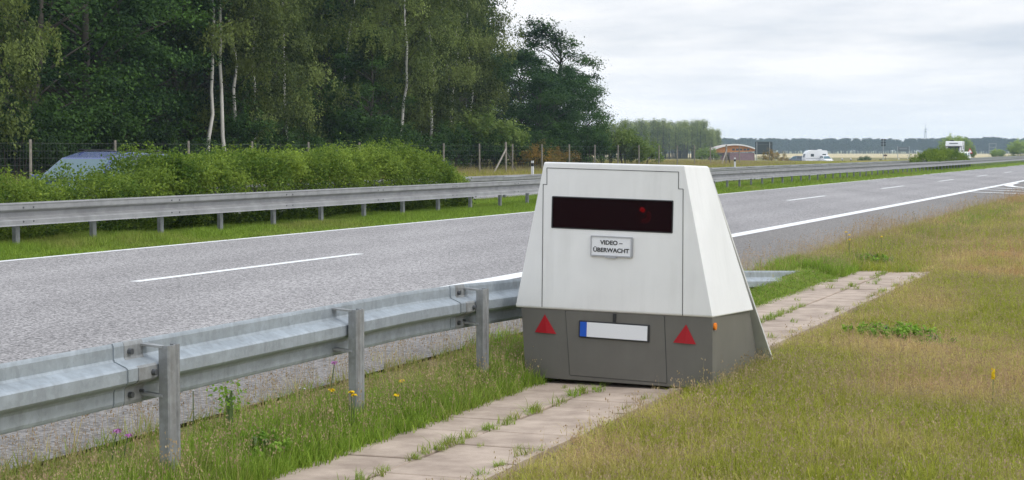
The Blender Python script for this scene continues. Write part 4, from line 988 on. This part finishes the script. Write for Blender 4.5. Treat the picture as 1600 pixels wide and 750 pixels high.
for x in (-.17, .17): MB().box((x, -.05, 1.62), (.32, .03, .3)).build('panel', mat('brown_panel', (.12, .07, .05), .6), t)
t = thing('waste_bin', 'dark blue waste bin by itself on the rest stop verge', 'bin', (61.2, 300, -1.0))
MB().loft([[(.24 * math.cos(a) * q, .24 * math.sin(a) * q, z) for a in np.linspace(0, 6.283, 13)[:-1]] for q, z in ((.8, 0.3), (1, 1.0), (1.05, 1.05))]).build('bin_body', mat('blue_plastic', (.02, .035, .07), .5), t)
MB().tube([(0, .26, 0), (0, .26, 1.1)], .03, 6).build('post', M_POLE, t)
t = thing('information_board', 'blue-grey framed board in front of the far wood, left of the hedge clump', 'sign', (130, 600, -.6))
MB().box((0, 0, 2.5), (3.6, .3, 1.5)).build('board', mat('board_grey', (.10, .12, .14), .6), t)
MB().box((-.1, -.18, 2.75), (2.5, .06, .5)).build('panel', mat('board_panel', (.2, .22, .24), .6), t)
for x in (-1.9, 1.9): MB().box((x, 0, 1.5), (.16, .16, 4.0)).build('post', M_POLE, t)
t = thing('sign_gantry', 'thin grey empty sign frame standing over the verge far right', 'gantry', (133, 500, -.2))
for x in (-.95, .95): MB().tube([(x, 0, -.3), (x, 0, 3.7)], .06, 8).build('post', M_POLE, t)
for z in (3.6, 2.6, 1.7): MB().tube([(-.95, 0, z), (.95, 0, z)], .05, 8).build('crossbar', M_POLE, t)
t = thing('warning_sign', 'small red-edged triangular warning sign behind the white moving car', 'sign', (58.3, 230, -.3), R(15))
MB().tube([(0, 0.03, 0), (0, 0.03, 2.1)], .03, 8).build('post', M_POLE, t)
MB().prism([(-.42, 0, 1.45), (.42, 0, 1.45), (0, 0, 2.15)], (0, -.02, 0)).build('panel', mat('sign_red', (.5, .03, .03), .5), t)
MB().prism([(-.26, -.021, 1.55), (.26, -.021, 1.55), (0, -.021, 1.96)], (0, -.006, 0)).build('face', M_PLATE, t)
def marker_posts():
    pts = [(62.5, 342), (63.4, 338), (64.4, 335), (65.4, 336), (66.3, 334), (71.3, 333), (73.0, 333), (76.2, 330)]
    labs = ['first white post right of the caravan', 'second white post right of the caravan', 'third white post right of the caravan', 'fourth white post right of the caravan', 'fifth white post right of the caravan', 'white post directly below the round brown bush', 'white post just right of the round brown bush', 'lone white post between the bin and the hedge clump']
    for (x, y), lb in zip(pts, labs):
        t = thing('marker_post', 'short ' + lb + ' at the rest stop', 'post', (x, y, -1.0), group='white marker posts at the rest stop')
        MB().prism([(-.11, -.06, 0), (.11, -.06, 0), (.07, .08, 0), (-.07, .08, 0)], (0, 0, 1.05)).build('shaft', M_CARWHITE, t)
        MB().prism([(-.12, -.07, .62), (.12, -.07, .62), (.08, .09, .62), (-.08, .09, .62)], (0, 0, .22)).build('band', M_BLACK if x < 66 else M_CARWHITE, t)
    for s_, o_, lb in ((xoff(832, 31.2), 31.2, 'white roadside delineator post seen just left of the camera trailer'), (xoff(1148, 31.2), 31.2, 'white roadside delineator post seen just right of the camera trailer')):
        t = thing('delineator_post', lb, 'post', W(s_, o_ - float(shift(s_)), .02), -TH, 'delineator posts on the far verge')
        MB().prism([(-.06, -.05, 0), (.06, -.05, 0), (.05, .06, 0), (-.05, .06, 0)], (0, 0, 1.0)).build('shaft', M_CARWHITE, t)
        MB().prism([(-.063, -.053, .72), (.063, -.053, .72), (.053, .063, .72), (-.053, .063, .72)], (0, 0, .16)).build('reflector_band', M_BLACK, t)
marker_posts()
plant(P_BROOM[0], 'bush', 'rust-brown bush below the large sign back', 'bush', (46.8, 326, -1.1), 0, 1.5, parts=('stem', 'foliage'))
plant(P_BROOM[0], 'bush', 'low rusty tuft of bush between the large sign and the grey car', 'bush', (49.2, 326, -1.1), 2, .8, parts=('stem', 'foliage'))
plant(P_SHRUB[1], 'bush', 'round brownish bush alone on the rest stop verge', 'bush', (64.4, 330, -1.1), 1, .75, parts=('stem', 'foliage'))
for (x, y, sc, lb) in ((118.5, 420, .80, 'large pale green bushy tree at the right edge of the picture'), (114.2, 425, .42, 'smaller pale green tree left of the large one at the right edge'), (124.5, 425, .85, 'pale green tree rising rightmost behind the far cars')):
    plant(P_PALE[0], 'tree', lb, 'tree', (x, y, -.5), 1, sc * 2.6, szz=sc * 2.0)
plant(P_PALE[0], 'tree', 'green tree directly behind the motorhome', 'tree', (98, 400, -.5), 1, 2.2, szz=1.9)
plant(P_PALE[0], 'tree', 'pale green tree just right of the motorhome', 'tree', (93.6, 370, -.5), 3, .9, szz=1.1)
t = thing('radio_mast', 'thin lattice radio mast rising above the far wood', 'mast', (366, 1600, -1.5))
mm = MB()
for k in range(4):
    a = k * math.pi / 2 + .6; mm.tube([(2.4 * math.cos(a), 2.4 * math.sin(a), 0), (.7 * math.cos(a), .7 * math.sin(a), 20)], .13, 4)
for i in range(8):
    r0 = 2.4 - 1.7 * i / 8; r1 = 2.4 - 1.7 * (i + 1) / 8; z0, z1 = 20 * i / 8, 20 * (i + 1) / 8
    for k in range(4):
        a, b_ = k * math.pi / 2 + .6, (k + 1) * math.pi / 2 + .6
        mm.tube([(r0 * math.cos(a), r0 * math.sin(a), z0), (r1 * math.cos(b_), r1 * math.sin(b_), z1)], .09, 4)
mm.build('lattice', mat('mast_grey', (.3, .32, .34), .6), t)
MB().tube([(0, 0, 19.5), (0, 0, 27)], [.2, .08], 6).build('antenna', mat('mast_grey', (.3, .32, .34), .6), t)
for z in (20, 21.8): MB().box((0, 0, z), (2.2, 2.2, .5)).build('platform', mat('mast_grey', (.3, .32, .34), .6), t)

# ------------------------------------------------------------------ scatter (ground cover as one object each, placed by geometry nodes)
def scatter_object(name, P, rot, scl, idx, tint, sources, label=None):
    me = bpy.data.meshes.new(name); n = len(P); me.vertices.add(n); me.vertices.foreach_set('co', np.ascontiguousarray(P, np.float32).ravel())
    for k_, ty, arr in (('rot', 'FLOAT_VECTOR', rot), ('scl', 'FLOAT_VECTOR', scl), ('idx', 'INT', idx), ('tint', 'FLOAT', tint)):
        at = me.attributes.new(k_, ty, 'POINT'); key = 'vector' if ty == 'FLOAT_VECTOR' else 'value'
        at.data.foreach_set(key, np.ascontiguousarray(arr, np.int32 if ty == 'INT' else np.float32).ravel())
    o = link(me, name); tag(o, kind='stuff')
    c = bpy.data.collections.new(name + '_clumps')
    for s_ in sources: c.objects.link(s_)
    g = bpy.data.node_groups.new(name + '_nodes', 'GeometryNodeTree')
    g.interface.new_socket('Geometry', in_out='INPUT', socket_type='NodeSocketGeometry'); g.interface.new_socket('Geometry', in_out='OUTPUT', socket_type='NodeSocketGeometry')
    gi = g.nodes.new('NodeGroupInput'); go = g.nodes.new('NodeGroupOutput'); ip = g.nodes.new('GeometryNodeInstanceOnPoints'); ci = g.nodes.new('GeometryNodeCollectionInfo')
    ci.inputs['Collection'].default_value = c; ci.inputs['Separate Children'].default_value = True; ci.inputs['Reset Children'].default_value = True
    def na(nm, ty):
        q = g.nodes.new('GeometryNodeInputNamedAttribute'); q.data_type = ty; q.inputs['Name'].default_value = nm
        return next(s_ for s_ in q.outputs if s_.enabled and s_.name == 'Attribute')
    e2r = g.nodes.new('FunctionNodeEulerToRotation'); g.links.new(na('rot', 'FLOAT_VECTOR'), e2r.inputs[0])
    g.links.new(gi.outputs[0], ip.inputs['Points']); g.links.new(ci.outputs[0], ip.inputs['Instance']); ip.inputs['Pick Instance'].default_value = True
    g.links.new(na('idx', 'INT'), ip.inputs['Instance Index']); g.links.new(e2r.outputs[0], ip.inputs['Rotation']); g.links.new(na('scl', 'FLOAT_VECTOR'), ip.inputs['Scale'])
    g.links.new(ip.outputs[0], go.inputs[0])
    md = o.modifiers.new('scatter', 'NODES'); md.node_group = g
    return o
def grass_clump(name, seed, n, rad, h, wd, mats, lean=.35, seeds=0, seedh=1.6, seedlen=.05):
    rg = np.random.default_rng(seed); V = []; F4 = []; F3 = []; B = []; mi4 = []; mi3 = []; nv = 0
    def blade(p, a, L, wdt, ln, b, mi):
        nonlocal nv
        d = np.array([math.cos(a), math.sin(a), 0]); sd = np.array([-d[1], d[0], 0]) * wdt / 2
        ts = (0, .38, .72, 1.0); pts = [p + d * L * ln * t_ ** 2 + np.array([0, 0, L * (t_ - .25 * ln * t_ ** 2)]) for t_ in ts]; ws = (1, .9, .55, 0)
        for q, w_ in zip(pts[:3], ws): V.append(q - sd * w_); V.append(q + sd * w_)
        V.append(pts[3]); B.extend([b] * 7)
        F4.append((nv, nv + 1, nv + 3, nv + 2)); F4.append((nv + 2, nv + 3, nv + 5, nv + 4)); F3.append((nv + 4, nv + 5, nv + 6)); mi4.extend([mi, mi]); mi3.append(mi); nv += 7
        return pts[3]
    for i in range(n):
        r = rad * math.sqrt(rg.random()); a0 = rg.random() * 6.28; p = np.array([math.cos(a0) * r, math.sin(a0) * r, -.01])
        blade(p, rg.random() * 6.28, h * rg.uniform(.45, 1.1), wd * rg.uniform(.7, 1.3), lean * rg.uniform(.3, 1.6), float(np.clip(rg.normal(.45, .25), 0, 1)), 0)
    for i in range(seeds):
        r = rad * math.sqrt(rg.random()); a0 = rg.random() * 6.28; p = np.array([math.cos(a0) * r, math.sin(a0) * r, -.01]); L = h * seedh * rg.uniform(.7, 1.15); a = rg.random() * 6.28; ln = rg.uniform(.05, .3)
        tip = blade(p, a, L, wd * .5, ln, float(rg.random()), 1)
        for k in range(5):
            q = tip + np.array([rg.normal() * .007, rg.normal() * .007, -seedlen * rg.random() * 1.3]); s_ = rg.uniform(.5, 1.) * .0075; a2 = rg.random() * 6.28
            u_ = np.array([math.cos(a2), math.sin(a2), 0]) * s_ * .6; up_ = np.array([u_[1] * .3, u_[0] * .3, s_])
            V.extend([q - up_, q + u_, q + up_, q - u_]); B.extend([float(rg.random())] * 4); F4.append((nv, nv + 1, nv + 2, nv + 3)); mi4.append(2); nv += 4
    me = fast_mesh(name, np.array(V), np.array(F4), mats, {'bv': np.array(B)}, np.array(F3))
    me.polygons.foreach_set('material_index', np.array(mi4 + mi3, np.int32)); me.update()
    return bpy.data.objects.new(name, me)
DRY = ((.46, .36, .12), (.70, .56, .27))
M_G_LUSH = leafmat('lush_grass', (.15, .26, .025), (.37, .49, .075), .42, .18, True, ((.27, .25, .07), (.48, .42, .17)))
M_G_FIELD = leafmat('verge_grass', (.20, .240, .022), (.50, .495, .078), .4, .2, True, DRY)
M_G_STALK = leafmat('grass_stalks', (.30, .27, .11), (.44, .36, .18), .25, .2, True, ((.42, .28, .15), (.52, .38, .22)))
M_G_SEED = leafmat('grass_seed_heads', (.34, .26, .14), (.48, .38, .22), .25, .2, True, ((.42, .27, .16), (.54, .38, .24)))
GM_L = [M_G_LUSH, M_G_STALK, M_G_SEED]; GM_F = [M_G_FIELD, M_G_STALK, M_G_SEED]
def clumps(prefix, cnt, seed, **kw): return [grass_clump('%s_%02d' % (prefix, i), seed + i, **kw) for i in range(cnt)]
def place(S, O, zoff=0.):
    return WA(S, O, zgl(S, O) + zoff)
def samp(n, s0, s1, o0, o1, r): return r.uniform(s0, s1, n), r.uniform(o0, o1, n)
def in_view(P, mleft=40, mright=60):
    px = 800 + 2819 * P[:, 0] / np.maximum(P[:, 1], .1); dep = P[:, 1]; py = 235 + 2819 * (CAM_H - P[:, 2]) / np.maximum(dep, .1)
    return (P[:, 1] > 3) & (px > -250) & (px < 1850) & (py < 980)
def grass_fields():
    r = np.random.default_rng(77); vA, vB, vC = VN(101), VN(102), VN(103)
    # 1 verge to the right of the slab strip: short, patchy, dry
    src = clumps('verge_clump', 12, 300, n=34, rad=.13, h=.105, wd=.0045, mats=GM_F, lean=.8, seeds=1, seedh=1.9)
    S, O = [], []
    for n, s0, s1, o0, o1 in ((26000, 4.5, 14, -6, 3.42), (26000, 12, 24, -9, 3.42), (15000, 23, 36, -13, 5.2), (16000, 34, 62, -20, 5.2)):
        a, b = samp(n, s0, s1, o0, o1, r); S.append(a); O.append(b)
    S = np.concatenate(S); O = np.concatenate(O)
    P = place(S, O); k = in_view(P) & ~((O > 3.36) & (S < 25.3)) & ~((O > 3.20) & (S < 25.3) & (r.random(len(S)) < .72)); S, O, P = S[k], O[k], P[k]; n = len(S)
    dry = vA.fbm(S * .45, O * .55) * .75 + .25 * vA.fbm(S * 1.7 + 11, O * 1.7); red = vB.fbm(S * .22 + 3, O * .34)
    tint = np.clip((dry - .475) * 5.4 + .14 + r.normal(size=n) * .16, 0, 1) + np.clip((red - .575) * 6 + r.normal(size=n) * .1, 0, .7)
    greenp = np.exp(-((S - 27) / 5) ** 2 - ((O - 4.4) / .9) ** 2); tint = tint * (1 - .8 * greenp)
    hs = .65 + .75 * vC.fbm(S * .55, O * .55) + r.normal(size=n) * .12; hs *= np.where((O > 3.2) & (S < 25.3), .55, 1); far = np.clip((S - 10) / 30, 0, 1)
    hs = np.clip(hs, .4, 1.6) * (1 + .9 * far * (S > 24)); wsc = (1 + .9 * far)
    scl = np.stack([wsc, wsc, hs], 1) * r.uniform(.8, 1.2, (n, 1)); rot = np.stack([r.normal(size=n) * .12, r.normal(size=n) * .12, r.uniform(0, 6.28, n)], 1)
    scatter_object('verge_grass', P, rot, scl, r.integers(0, 12, n), tint, src)
    # 2 lush strip between slabs and asphalt
    src = clumps('lush_clump', 12, 340, n=34, rad=.10, h=.145, wd=.0055, mats=GM_L, lean=.45, seeds=1, seedh=1.6)
    S, O = [], []
    for n, s0, s1, o0, o1 in ((5200, 4.5, 14, 4.46, 5.34), (4200, 13, 25.5, 4.46, 5.34), (4200, 25.4, 60, 3.2, 5.3)):
        a, b = samp(n, s0, s1, o0, o1, r); S.append(a); O.append(b)
    S = np.concatenate(S); O = np.concatenate(O)
    edge = (O - 4.46) / .54 + .25 * (vA.fbm(S * 1.5, O * 0 + 9) - .5)
    P = place(S, O); k = in_view(P) & ((r.random(len(S)) > np.clip((edge - .70) * 2.4, 0, .93)) | (S > 25)); S, O, P, edge = S[k], O[k], P[k], edge[k]; n = len(S)
    tint = np.clip((vB.fbm(S * .8, O * .8) - .56) * 2.2 + np.clip(edge - .8, 0, 1) * .5 + r.normal(size=n) * .15, 0, 1)
    hs = np.clip(.55 + .9 * vC.fbm(S * .9, O * 1.2) - .45 * np.clip(edge - .5, 0, .6) - .5 * np.clip(.12 - edge, 0, .3) / .3, .25, 1.6); wsc = 1 + np.clip((S - 14) / 40, 0, .9)
    scl = np.stack([wsc, wsc, hs], 1) * r.uniform(.8, 1.2, (n, 1)); scl[:, 2] = np.where((S > 17.6) & (S < 24) & (O < 4.98), scl[:, 2] * .28, scl[:, 2]); rot = np.stack([r.normal(size=n) * .12, r.normal(size=n) * .12, r.uniform(0, 6.28, n)], 1)
    scatter_object('lush_grass', P, rot, scl, r.integers(0, 12, n), tint, src)
    # 3 thin tall seeding stalks along the asphalt edge
    src = clumps('stalk_clump', 8, 380, n=3, rad=.16, h=.14, wd=.0035, mats=GM_F, lean=.5, seeds=3, seedh=2.1, seedlen=.07)
    a, b = samp(900, 4.5, 34, 4.95, 5.60, r); a2, b2 = samp(420, 30, 64, 4.9, 5.4, r); a3, b3 = samp(420, 5, 26, -4, 3.2, r)
    S = np.concatenate([a, a2, a3]); O = np.concatenate([b, b2, b3]); P = place(S, O); k = in_view(P); S, O, P = S[k], O[k], P[k]; n = len(S)
    sc = r.uniform(.7, 1.25, (n, 1)) * np.where(O[:, None] < 3.3, .75, 1) * np.where(S[:, None] > 30, 1.25, 1)
    scatter_object('seeding_grass', P, np.stack([r.normal(size=n) * .1, r.normal(size=n) * .1, r.uniform(0, 6.28, n)], 1), np.repeat(sc, 3, 1), r.integers(0, 8, n), np.clip(r.normal(.65, .25, n), 0, 1), src)
    # 4 tufts in the joints of the slabs
    src = clumps('joint_tuft', 6, 400, n=26, rad=.05, h=.085, wd=.0045, mats=GM_L, lean=.9, seeds=0, seedh=1.9)
    S, O = [], []
    for i in range(320):
        s = r.uniform(5, 25.2); c = r.random()
        if c < .45: o = 3.98 + r.normal() * .014
        elif c < .70: o = 3.475 + r.normal() * .012
        elif c < .9: o = 4.49 + r.normal() * .03
        else: s = 3.0 + .502 * round((s - 3) / .502) + r.normal() * .01; o = r.uniform(3.5, 4.45)
        if c < .9 and vA.fbm(np.array([s * .9]), np.array([o * 3 + 20]))[0] < .47: continue
        S.append(s); O.append(o)
    for s, o in ((9.15, 3.99), (9.3, 3.97), (9.45, 3.99), (9.55, 3.98), (10.1, 3.98), (11.7, 3.98), (11.85, 3.96), (11.95, 4.0), (12.0, 3.9)): S += [s, s + .05]; O += [o, o + .03]
    S = np.array(S); O = np.array(O); n = len(S); P = WA(S, O, np.full(n, -.150 + 0)); P[:, 2] += .013 * (O - 4.0)
    scatter_object('joint_weeds', P, np.stack([r.normal(size=n) * .15, r.normal(size=n) * .15, r.uniform(0, 6.28, n)], 1), np.repeat(r.uniform(.45, 1.15, (n, 1)), 3, 1), r.integers(0, 6, n), np.clip(r.normal(.2, .25, n), 0, 1), src)
    # 5 median and opposite verge
    src = clumps('median_clump', 8, 420, n=30, rad=.16, h=.20, wd=.008, mats=GM_L, lean=.4, seeds=0, seedh=1.6)
    S, O = [], []
    for n, s0, s1, o0, o1 in ((9000, 17, 48, 15.12, 16.4), (3000, 17, 48, 16.4, 19.1), (9000, 46, 110, 15.12, 19.1), (9000, 105, 320, 15.12, 19.1)):
        a, b = samp(n, s0, s1, o0, o1, r); S.append(a); O.append(b)
    S = np.concatenate(S); O = np.concatenate(O); P = place(S, O); n = len(S); far = np.clip((S - 40) / 120, 0, 1)
    e = np.clip((O - 15.1) / .5, .35, 1); hs = e * np.clip(.6 + .8 * vC.fbm(S * .5, O), .4, 1.4); wsc = 1 + 2.5 * far
    scl = np.stack([wsc, wsc, hs], 1); rot = np.stack([r.normal(size=n) * .1, r.normal(size=n) * .1, r.uniform(0, 6.28, n)], 1)
    scatter_object('median_grass', P, rot, scl, r.integers(0, 8, n), np.clip((vB.fbm(S * .3, O * .7) - .60) * 2.5 + r.normal(size=n) * .12, 0, .9), src)
    src = clumps('tall_clump', 8, 440, n=26, rad=.28, h=.42, wd=.014, mats=GM_F, lean=.35, seeds=3, seedh=1.4, seedlen=.12)
    S, O = [], []
    for n, s0, s1, o0, o1 in ((8000, 45, 160, 30.8, 38.5), (4500, 60, 175, 37.5, 48), (7000, 150, 330, 30.8, 60)):
        a, b = samp(n, s0, s1, o0, o1, r); S.append(a); O.append(b)
    S = np.concatenate(S); O = np.concatenate(O); P = place(S, O); n = len(S)
    wsc = 1 + np.clip((S - 80) / 150, 0, 1.5); hs = np.clip(.6 + .8 * vC.fbm(S * .2, O * .3), .5, 1.5) * np.where(S > 165, .45, 1)
    scatter_object('tall_grass', P, np.stack([np.zeros(n), np.zeros(n), r.uniform(0, 6.28, n)], 1), np.stack([wsc, wsc, hs], 1), r.integers(0, 8, n), np.clip((vB.fbm(S * .08, O * .2) - .55) * 2.4 + r.normal(size=n) * .12, 0, .9), src)
grass_fields()
def far_woods():
    r = np.random.default_rng(5)
    def protos(nm, leafm, seeds, **kw):
        out = []
        for i, s_ in enumerate(seeds):
            mb, v, f, b = pine_tree(s_, **kw); nv = len(v); tv = np.array(mb.v)
            quads = [x for x in mb.f if len(x) == 4]
            me = fast_mesh(nm + '_%d' % i, np.concatenate([v, tv]), np.concatenate([f, np.array(quads) + nv]), [leafm, M_BARK], {'bv': np.concatenate([b, np.zeros(len(tv))])})
            me.polygons.foreach_set('material_index', np.array([0] * len(f) + [1] * len(quads), np.int32)); out.append(bpy.data.objects.new(nm + '_%d' % i, me))
        return out
    src = protos('pine', M_LEAF_PINE, (501, 502, 503, 504), H=11., n=1150, leaf=.36)
    X = r.uniform(26, 64, 330); Y = 540 + r.random(330) ** 1.3 * 70; X = X * Y / 560; P = np.stack([X, Y, np.full(330, -.9)], 1)
    sc = r.uniform(.74, 1.06, 330) * np.where(X * 560 / Y > 60, .8, 1) * (1 - .1 * (X * 560 / Y < 34))
    scatter_object('pine_wood', P, np.stack([np.zeros(330), np.zeros(330), r.uniform(0, 6.28, 330)], 1), np.repeat(sc[:, None], 3, 1), r.integers(0, 4, 330), np.zeros(330), src)
    src = protos('far_pine', M_LEAF_FAR, (511, 512, 513, 514), H=11.5, n=900, leaf=.75)
    n = 1500; Y = 1390 + r.random(n) * 90; X = r.uniform(60, 640, n) * Y / 1400; P = np.stack([X, Y, np.full(n, -1.3)], 1)
    sc = r.uniform(.78, 1.12, n) * (.92 + .16 * VN(9).fbm(X * .02, X * 0)) * (.9 + .12 * np.clip((X - 150) / 300, 0, 1))
    scatter_object('far_wood', P, np.stack([np.zeros(n), np.zeros(n), r.uniform(0, 6.28, n)], 1), np.stack([sc * 1.5, sc * 1.5, sc], 1), r.integers(0, 4, n), np.zeros(n), src)
far_woods()

# ------------------------------------------------------------------ flowers and weeds in front
M_YEL = leafmat('yellow_petals', (.72, .48, .01), (.85, .62, .02), .2, .05); M_PINK = leafmat('pink_petals', (.55, .16, .48), (.70, .35, .62), .2, .05); M_WHT = leafmat('white_petals', (.7, .7, .68), (.8, .8, .78), .2, .05)
M_STEM = mat('flower_stem', (.10, .15, .04), .6); M_WEED = leafmat('weed_leaves', (.15, .30, .03), (.40, .58, .09), .42, .1)
def petals(parent, c, rad, m, name='bloom', seed=0, n=26, flat=.35):
    rg = np.random.default_rng(seed); a = rg.uniform(0, 6.28, n); q = rg.uniform(.15, 1, n)
    cc = np.stack([np.cos(a) * q * rad * .6, np.sin(a) * q * rad * .6, rg.uniform(-.3, .8, n) * rad * flat], 1) + np.array(c)
    nrm = unit(np.stack([np.cos(a) * q * .7, np.sin(a) * q * .7, np.ones(n)], 1) + rg.normal(size=(n, 3)) * .25)
    v, f = leaves(cc, nrm, rg.uniform(.8, 1.2, n) * rad * .9, rg, .55, along=np.stack([np.cos(a), np.sin(a), 0 * a], 1))
    link(fast_mesh(name, v, f, m, {'bv': np.repeat(rg.random(n), 4)}), name, parent)
def flower(name, label, s, o, h, rad, m, seed, group=None, lean=(0, 0)):
    z = float(zgl(s, o)); t = thing(name, label, 'flower', W(s, o, z), 0, group)
    tip = (lean[0], lean[1], h); MB().tube([(0, 0, -.02), (lean[0] * .4, lean[1] * .4, h * .55), tip], .0028, 6).build('stem', M_STEM, t)
    petals(t, tip, rad, m, 'bloom', seed); return t
def fl_pos(x, y, off):
    u = (x - 800) / 2819.24; Y = off / (ST - u * CT); return Y * (u * ST + CT), CAM_H - (y - 234.98) * Y / 2819.24 * 1.0
fi = 0
for x, y, off, rad, lb in ((518, 612, 4.83, .030, 'yellow dandelion head left of the middle guardrail post'), (549, 615, 4.60, .027, 'upper of two yellow dandelions against the middle guardrail post'), (553, 620, 4.58, .025, 'lower of two yellow dandelions against the middle guardrail post'), (619, 620, 4.62, .029, 'yellow dandelion lower and left of the pair right of the middle post'), (628, 597, 4.80, .026, 'yellow dandelion upper and right of the pair right of the middle post')):
    s, z = fl_pos(x, y, off); g = float(zgl(s, off)); flower('dandelion', lb, s, off, max(.12, z - g), rad, M_YEL, 600 + fi, 'dandelions by the guardrail'); fi += 1
for x, y, off, rad, lb in ((170, 677, 5.1, .032, 'upper pink scabious flower near the left guardrail post'), (188, 691, 5.05, .028, 'lower pink scabious flower near the left guardrail post'), (515, 569, 5.05, .026, 'single pink flower on a bent stem in front of the asphalt')):
    s, z = fl_pos(x, y, off); g = float(zgl(s, off)); flower('pink_flower', lb, s, off, max(.15, z - g), rad, M_PINK, 620 + fi, 'pink flowers by the guardrail', lean=(.03, 0)); fi += 1
for i, (x, y, off) in enumerate(((300, 372 + 240, 5.2), (467, 608, 5.0), (475, 609, 5.0))):
    s, z = fl_pos(x, y, off); g = float(zgl(s, off)); flower('white_flower', ['tiny white flower in the thin grass between the left and middle posts', 'left one of a pair of tiny white flowers by the asphalt', 'right one of a pair of tiny white flowers by the asphalt'][i], s, off, max(.12, z - g), .011, M_WHT, 640 + i)
# mullein spike in the verge
s, o = 12.47, 1.26; z = float(zgl(s, o)); t = thing('mullein', 'tall yellow flower spike standing alone in the dry verge', 'flower', W(s, o, z))
MB().tube([(0, 0, -.02), (0, 0, .27)], .003, 6).build('stem', M_STEM, t)
rg_ = np.random.default_rng(8); n = 80; zz = rg_.uniform(.215, .29, n); a = rg_.uniform(0, 6.28, n); c = np.stack([np.cos(a) * .010, np.sin(a) * .010, zz], 1)
v, f = leaves(c, unit(np.stack([np.cos(a), np.sin(a), .3 + 0 * a], 1)), rg_.uniform(.011, .018, n), rg_, .8); link(fast_mesh('bloom', v, f, M_YEL, {'bv': np.repeat(rg_.random(n), 4)}), 'bloom', t)
def weed(label, s, o, dims, n, leaf, seed, name='weed', m=None, z=None):
    mb, v, f, b = bush(seed, dims, n, leaf, stems=5); zz = float(zgl(s, o)) if z is None else z
    t = thing(name, label, 'weed', W(s, o, zz), random.random() * 6)
    mb2 = MB(); mb2.v = [(x * .6, y * .6, q * .9) for x, y, q in mb.v]; mb2.f = mb.f; 
    for i_ in range(len(mb2.v)): pass
    mb2.build('stem', M_STEM, t); link(fast_mesh('foliage', v, f, m or M_WEED, {'bv': b}), 'foliage', t)
weed('bright green leafy weed clump in the dry verge right of the slab strip', 16.45, 2.55, (.42, .36, .14), 2600, .036, 71)
weed('smaller green weed clump right of the bright leafy clump', 16.15, 2.15, (.26, .2, .09), 1100, .034, 72)
weed('tall leafy weed standing beside the left guardrail post', 8.72, 4.98, (.05, .05, .36), 150, .028, 73)
weed('broad fresh green weed at the foot of the left guardrail post', 8.45, 4.66, (.18, .16, .15), 800, .028, 74)
weed('low green weed in the verge at the bottom middle of the picture', 8.1, 2.55, (.16, .14, .10), 260, .045, 75)
weed('yellow-green weed patch at the far end of the slab strip', 27, 4.6, (.55, .4, .13), 2200, .034, 76)
weed('dark green weed beside the sunken guardrail end', 17.2, 4.55, (.3, .14, .2), 1400, .036, 77)
for i, (s, o) in enumerate(((27.4, 4.9), (28.0, 5.05), (26.6, 4.75), (28.6, 4.6))):
    flower('yellow_flower', 'small yellow flower among the grass past the end of the slab strip', s, o, .32, .03, M_YEL, 660 + i, 'yellow flowers past the slab strip')

# ------------------------------------------------------------------ haze
def haze():
    m = bpy.data.materials.new('thin_haze'); m.use_nodes = True; t = m.node_tree; t.nodes.clear()
    v = t.nodes.new('ShaderNodeVolumePrincipled'); v.inputs['Color'].default_value = (.62, .81, 1.0, 1); v.inputs['Density'].default_value = HAZE; v.inputs['Anisotropy'].default_value = .2
    o = t.nodes.new('ShaderNodeOutputMaterial'); t.links.new(v.outputs[0], o.inputs['Volume'])
    b = MB().box((150, 1250, 14), (2600, 3300, 36)).build('haze', m); tag(b, kind='stuff')
HAZE = 2.3e-4
haze()
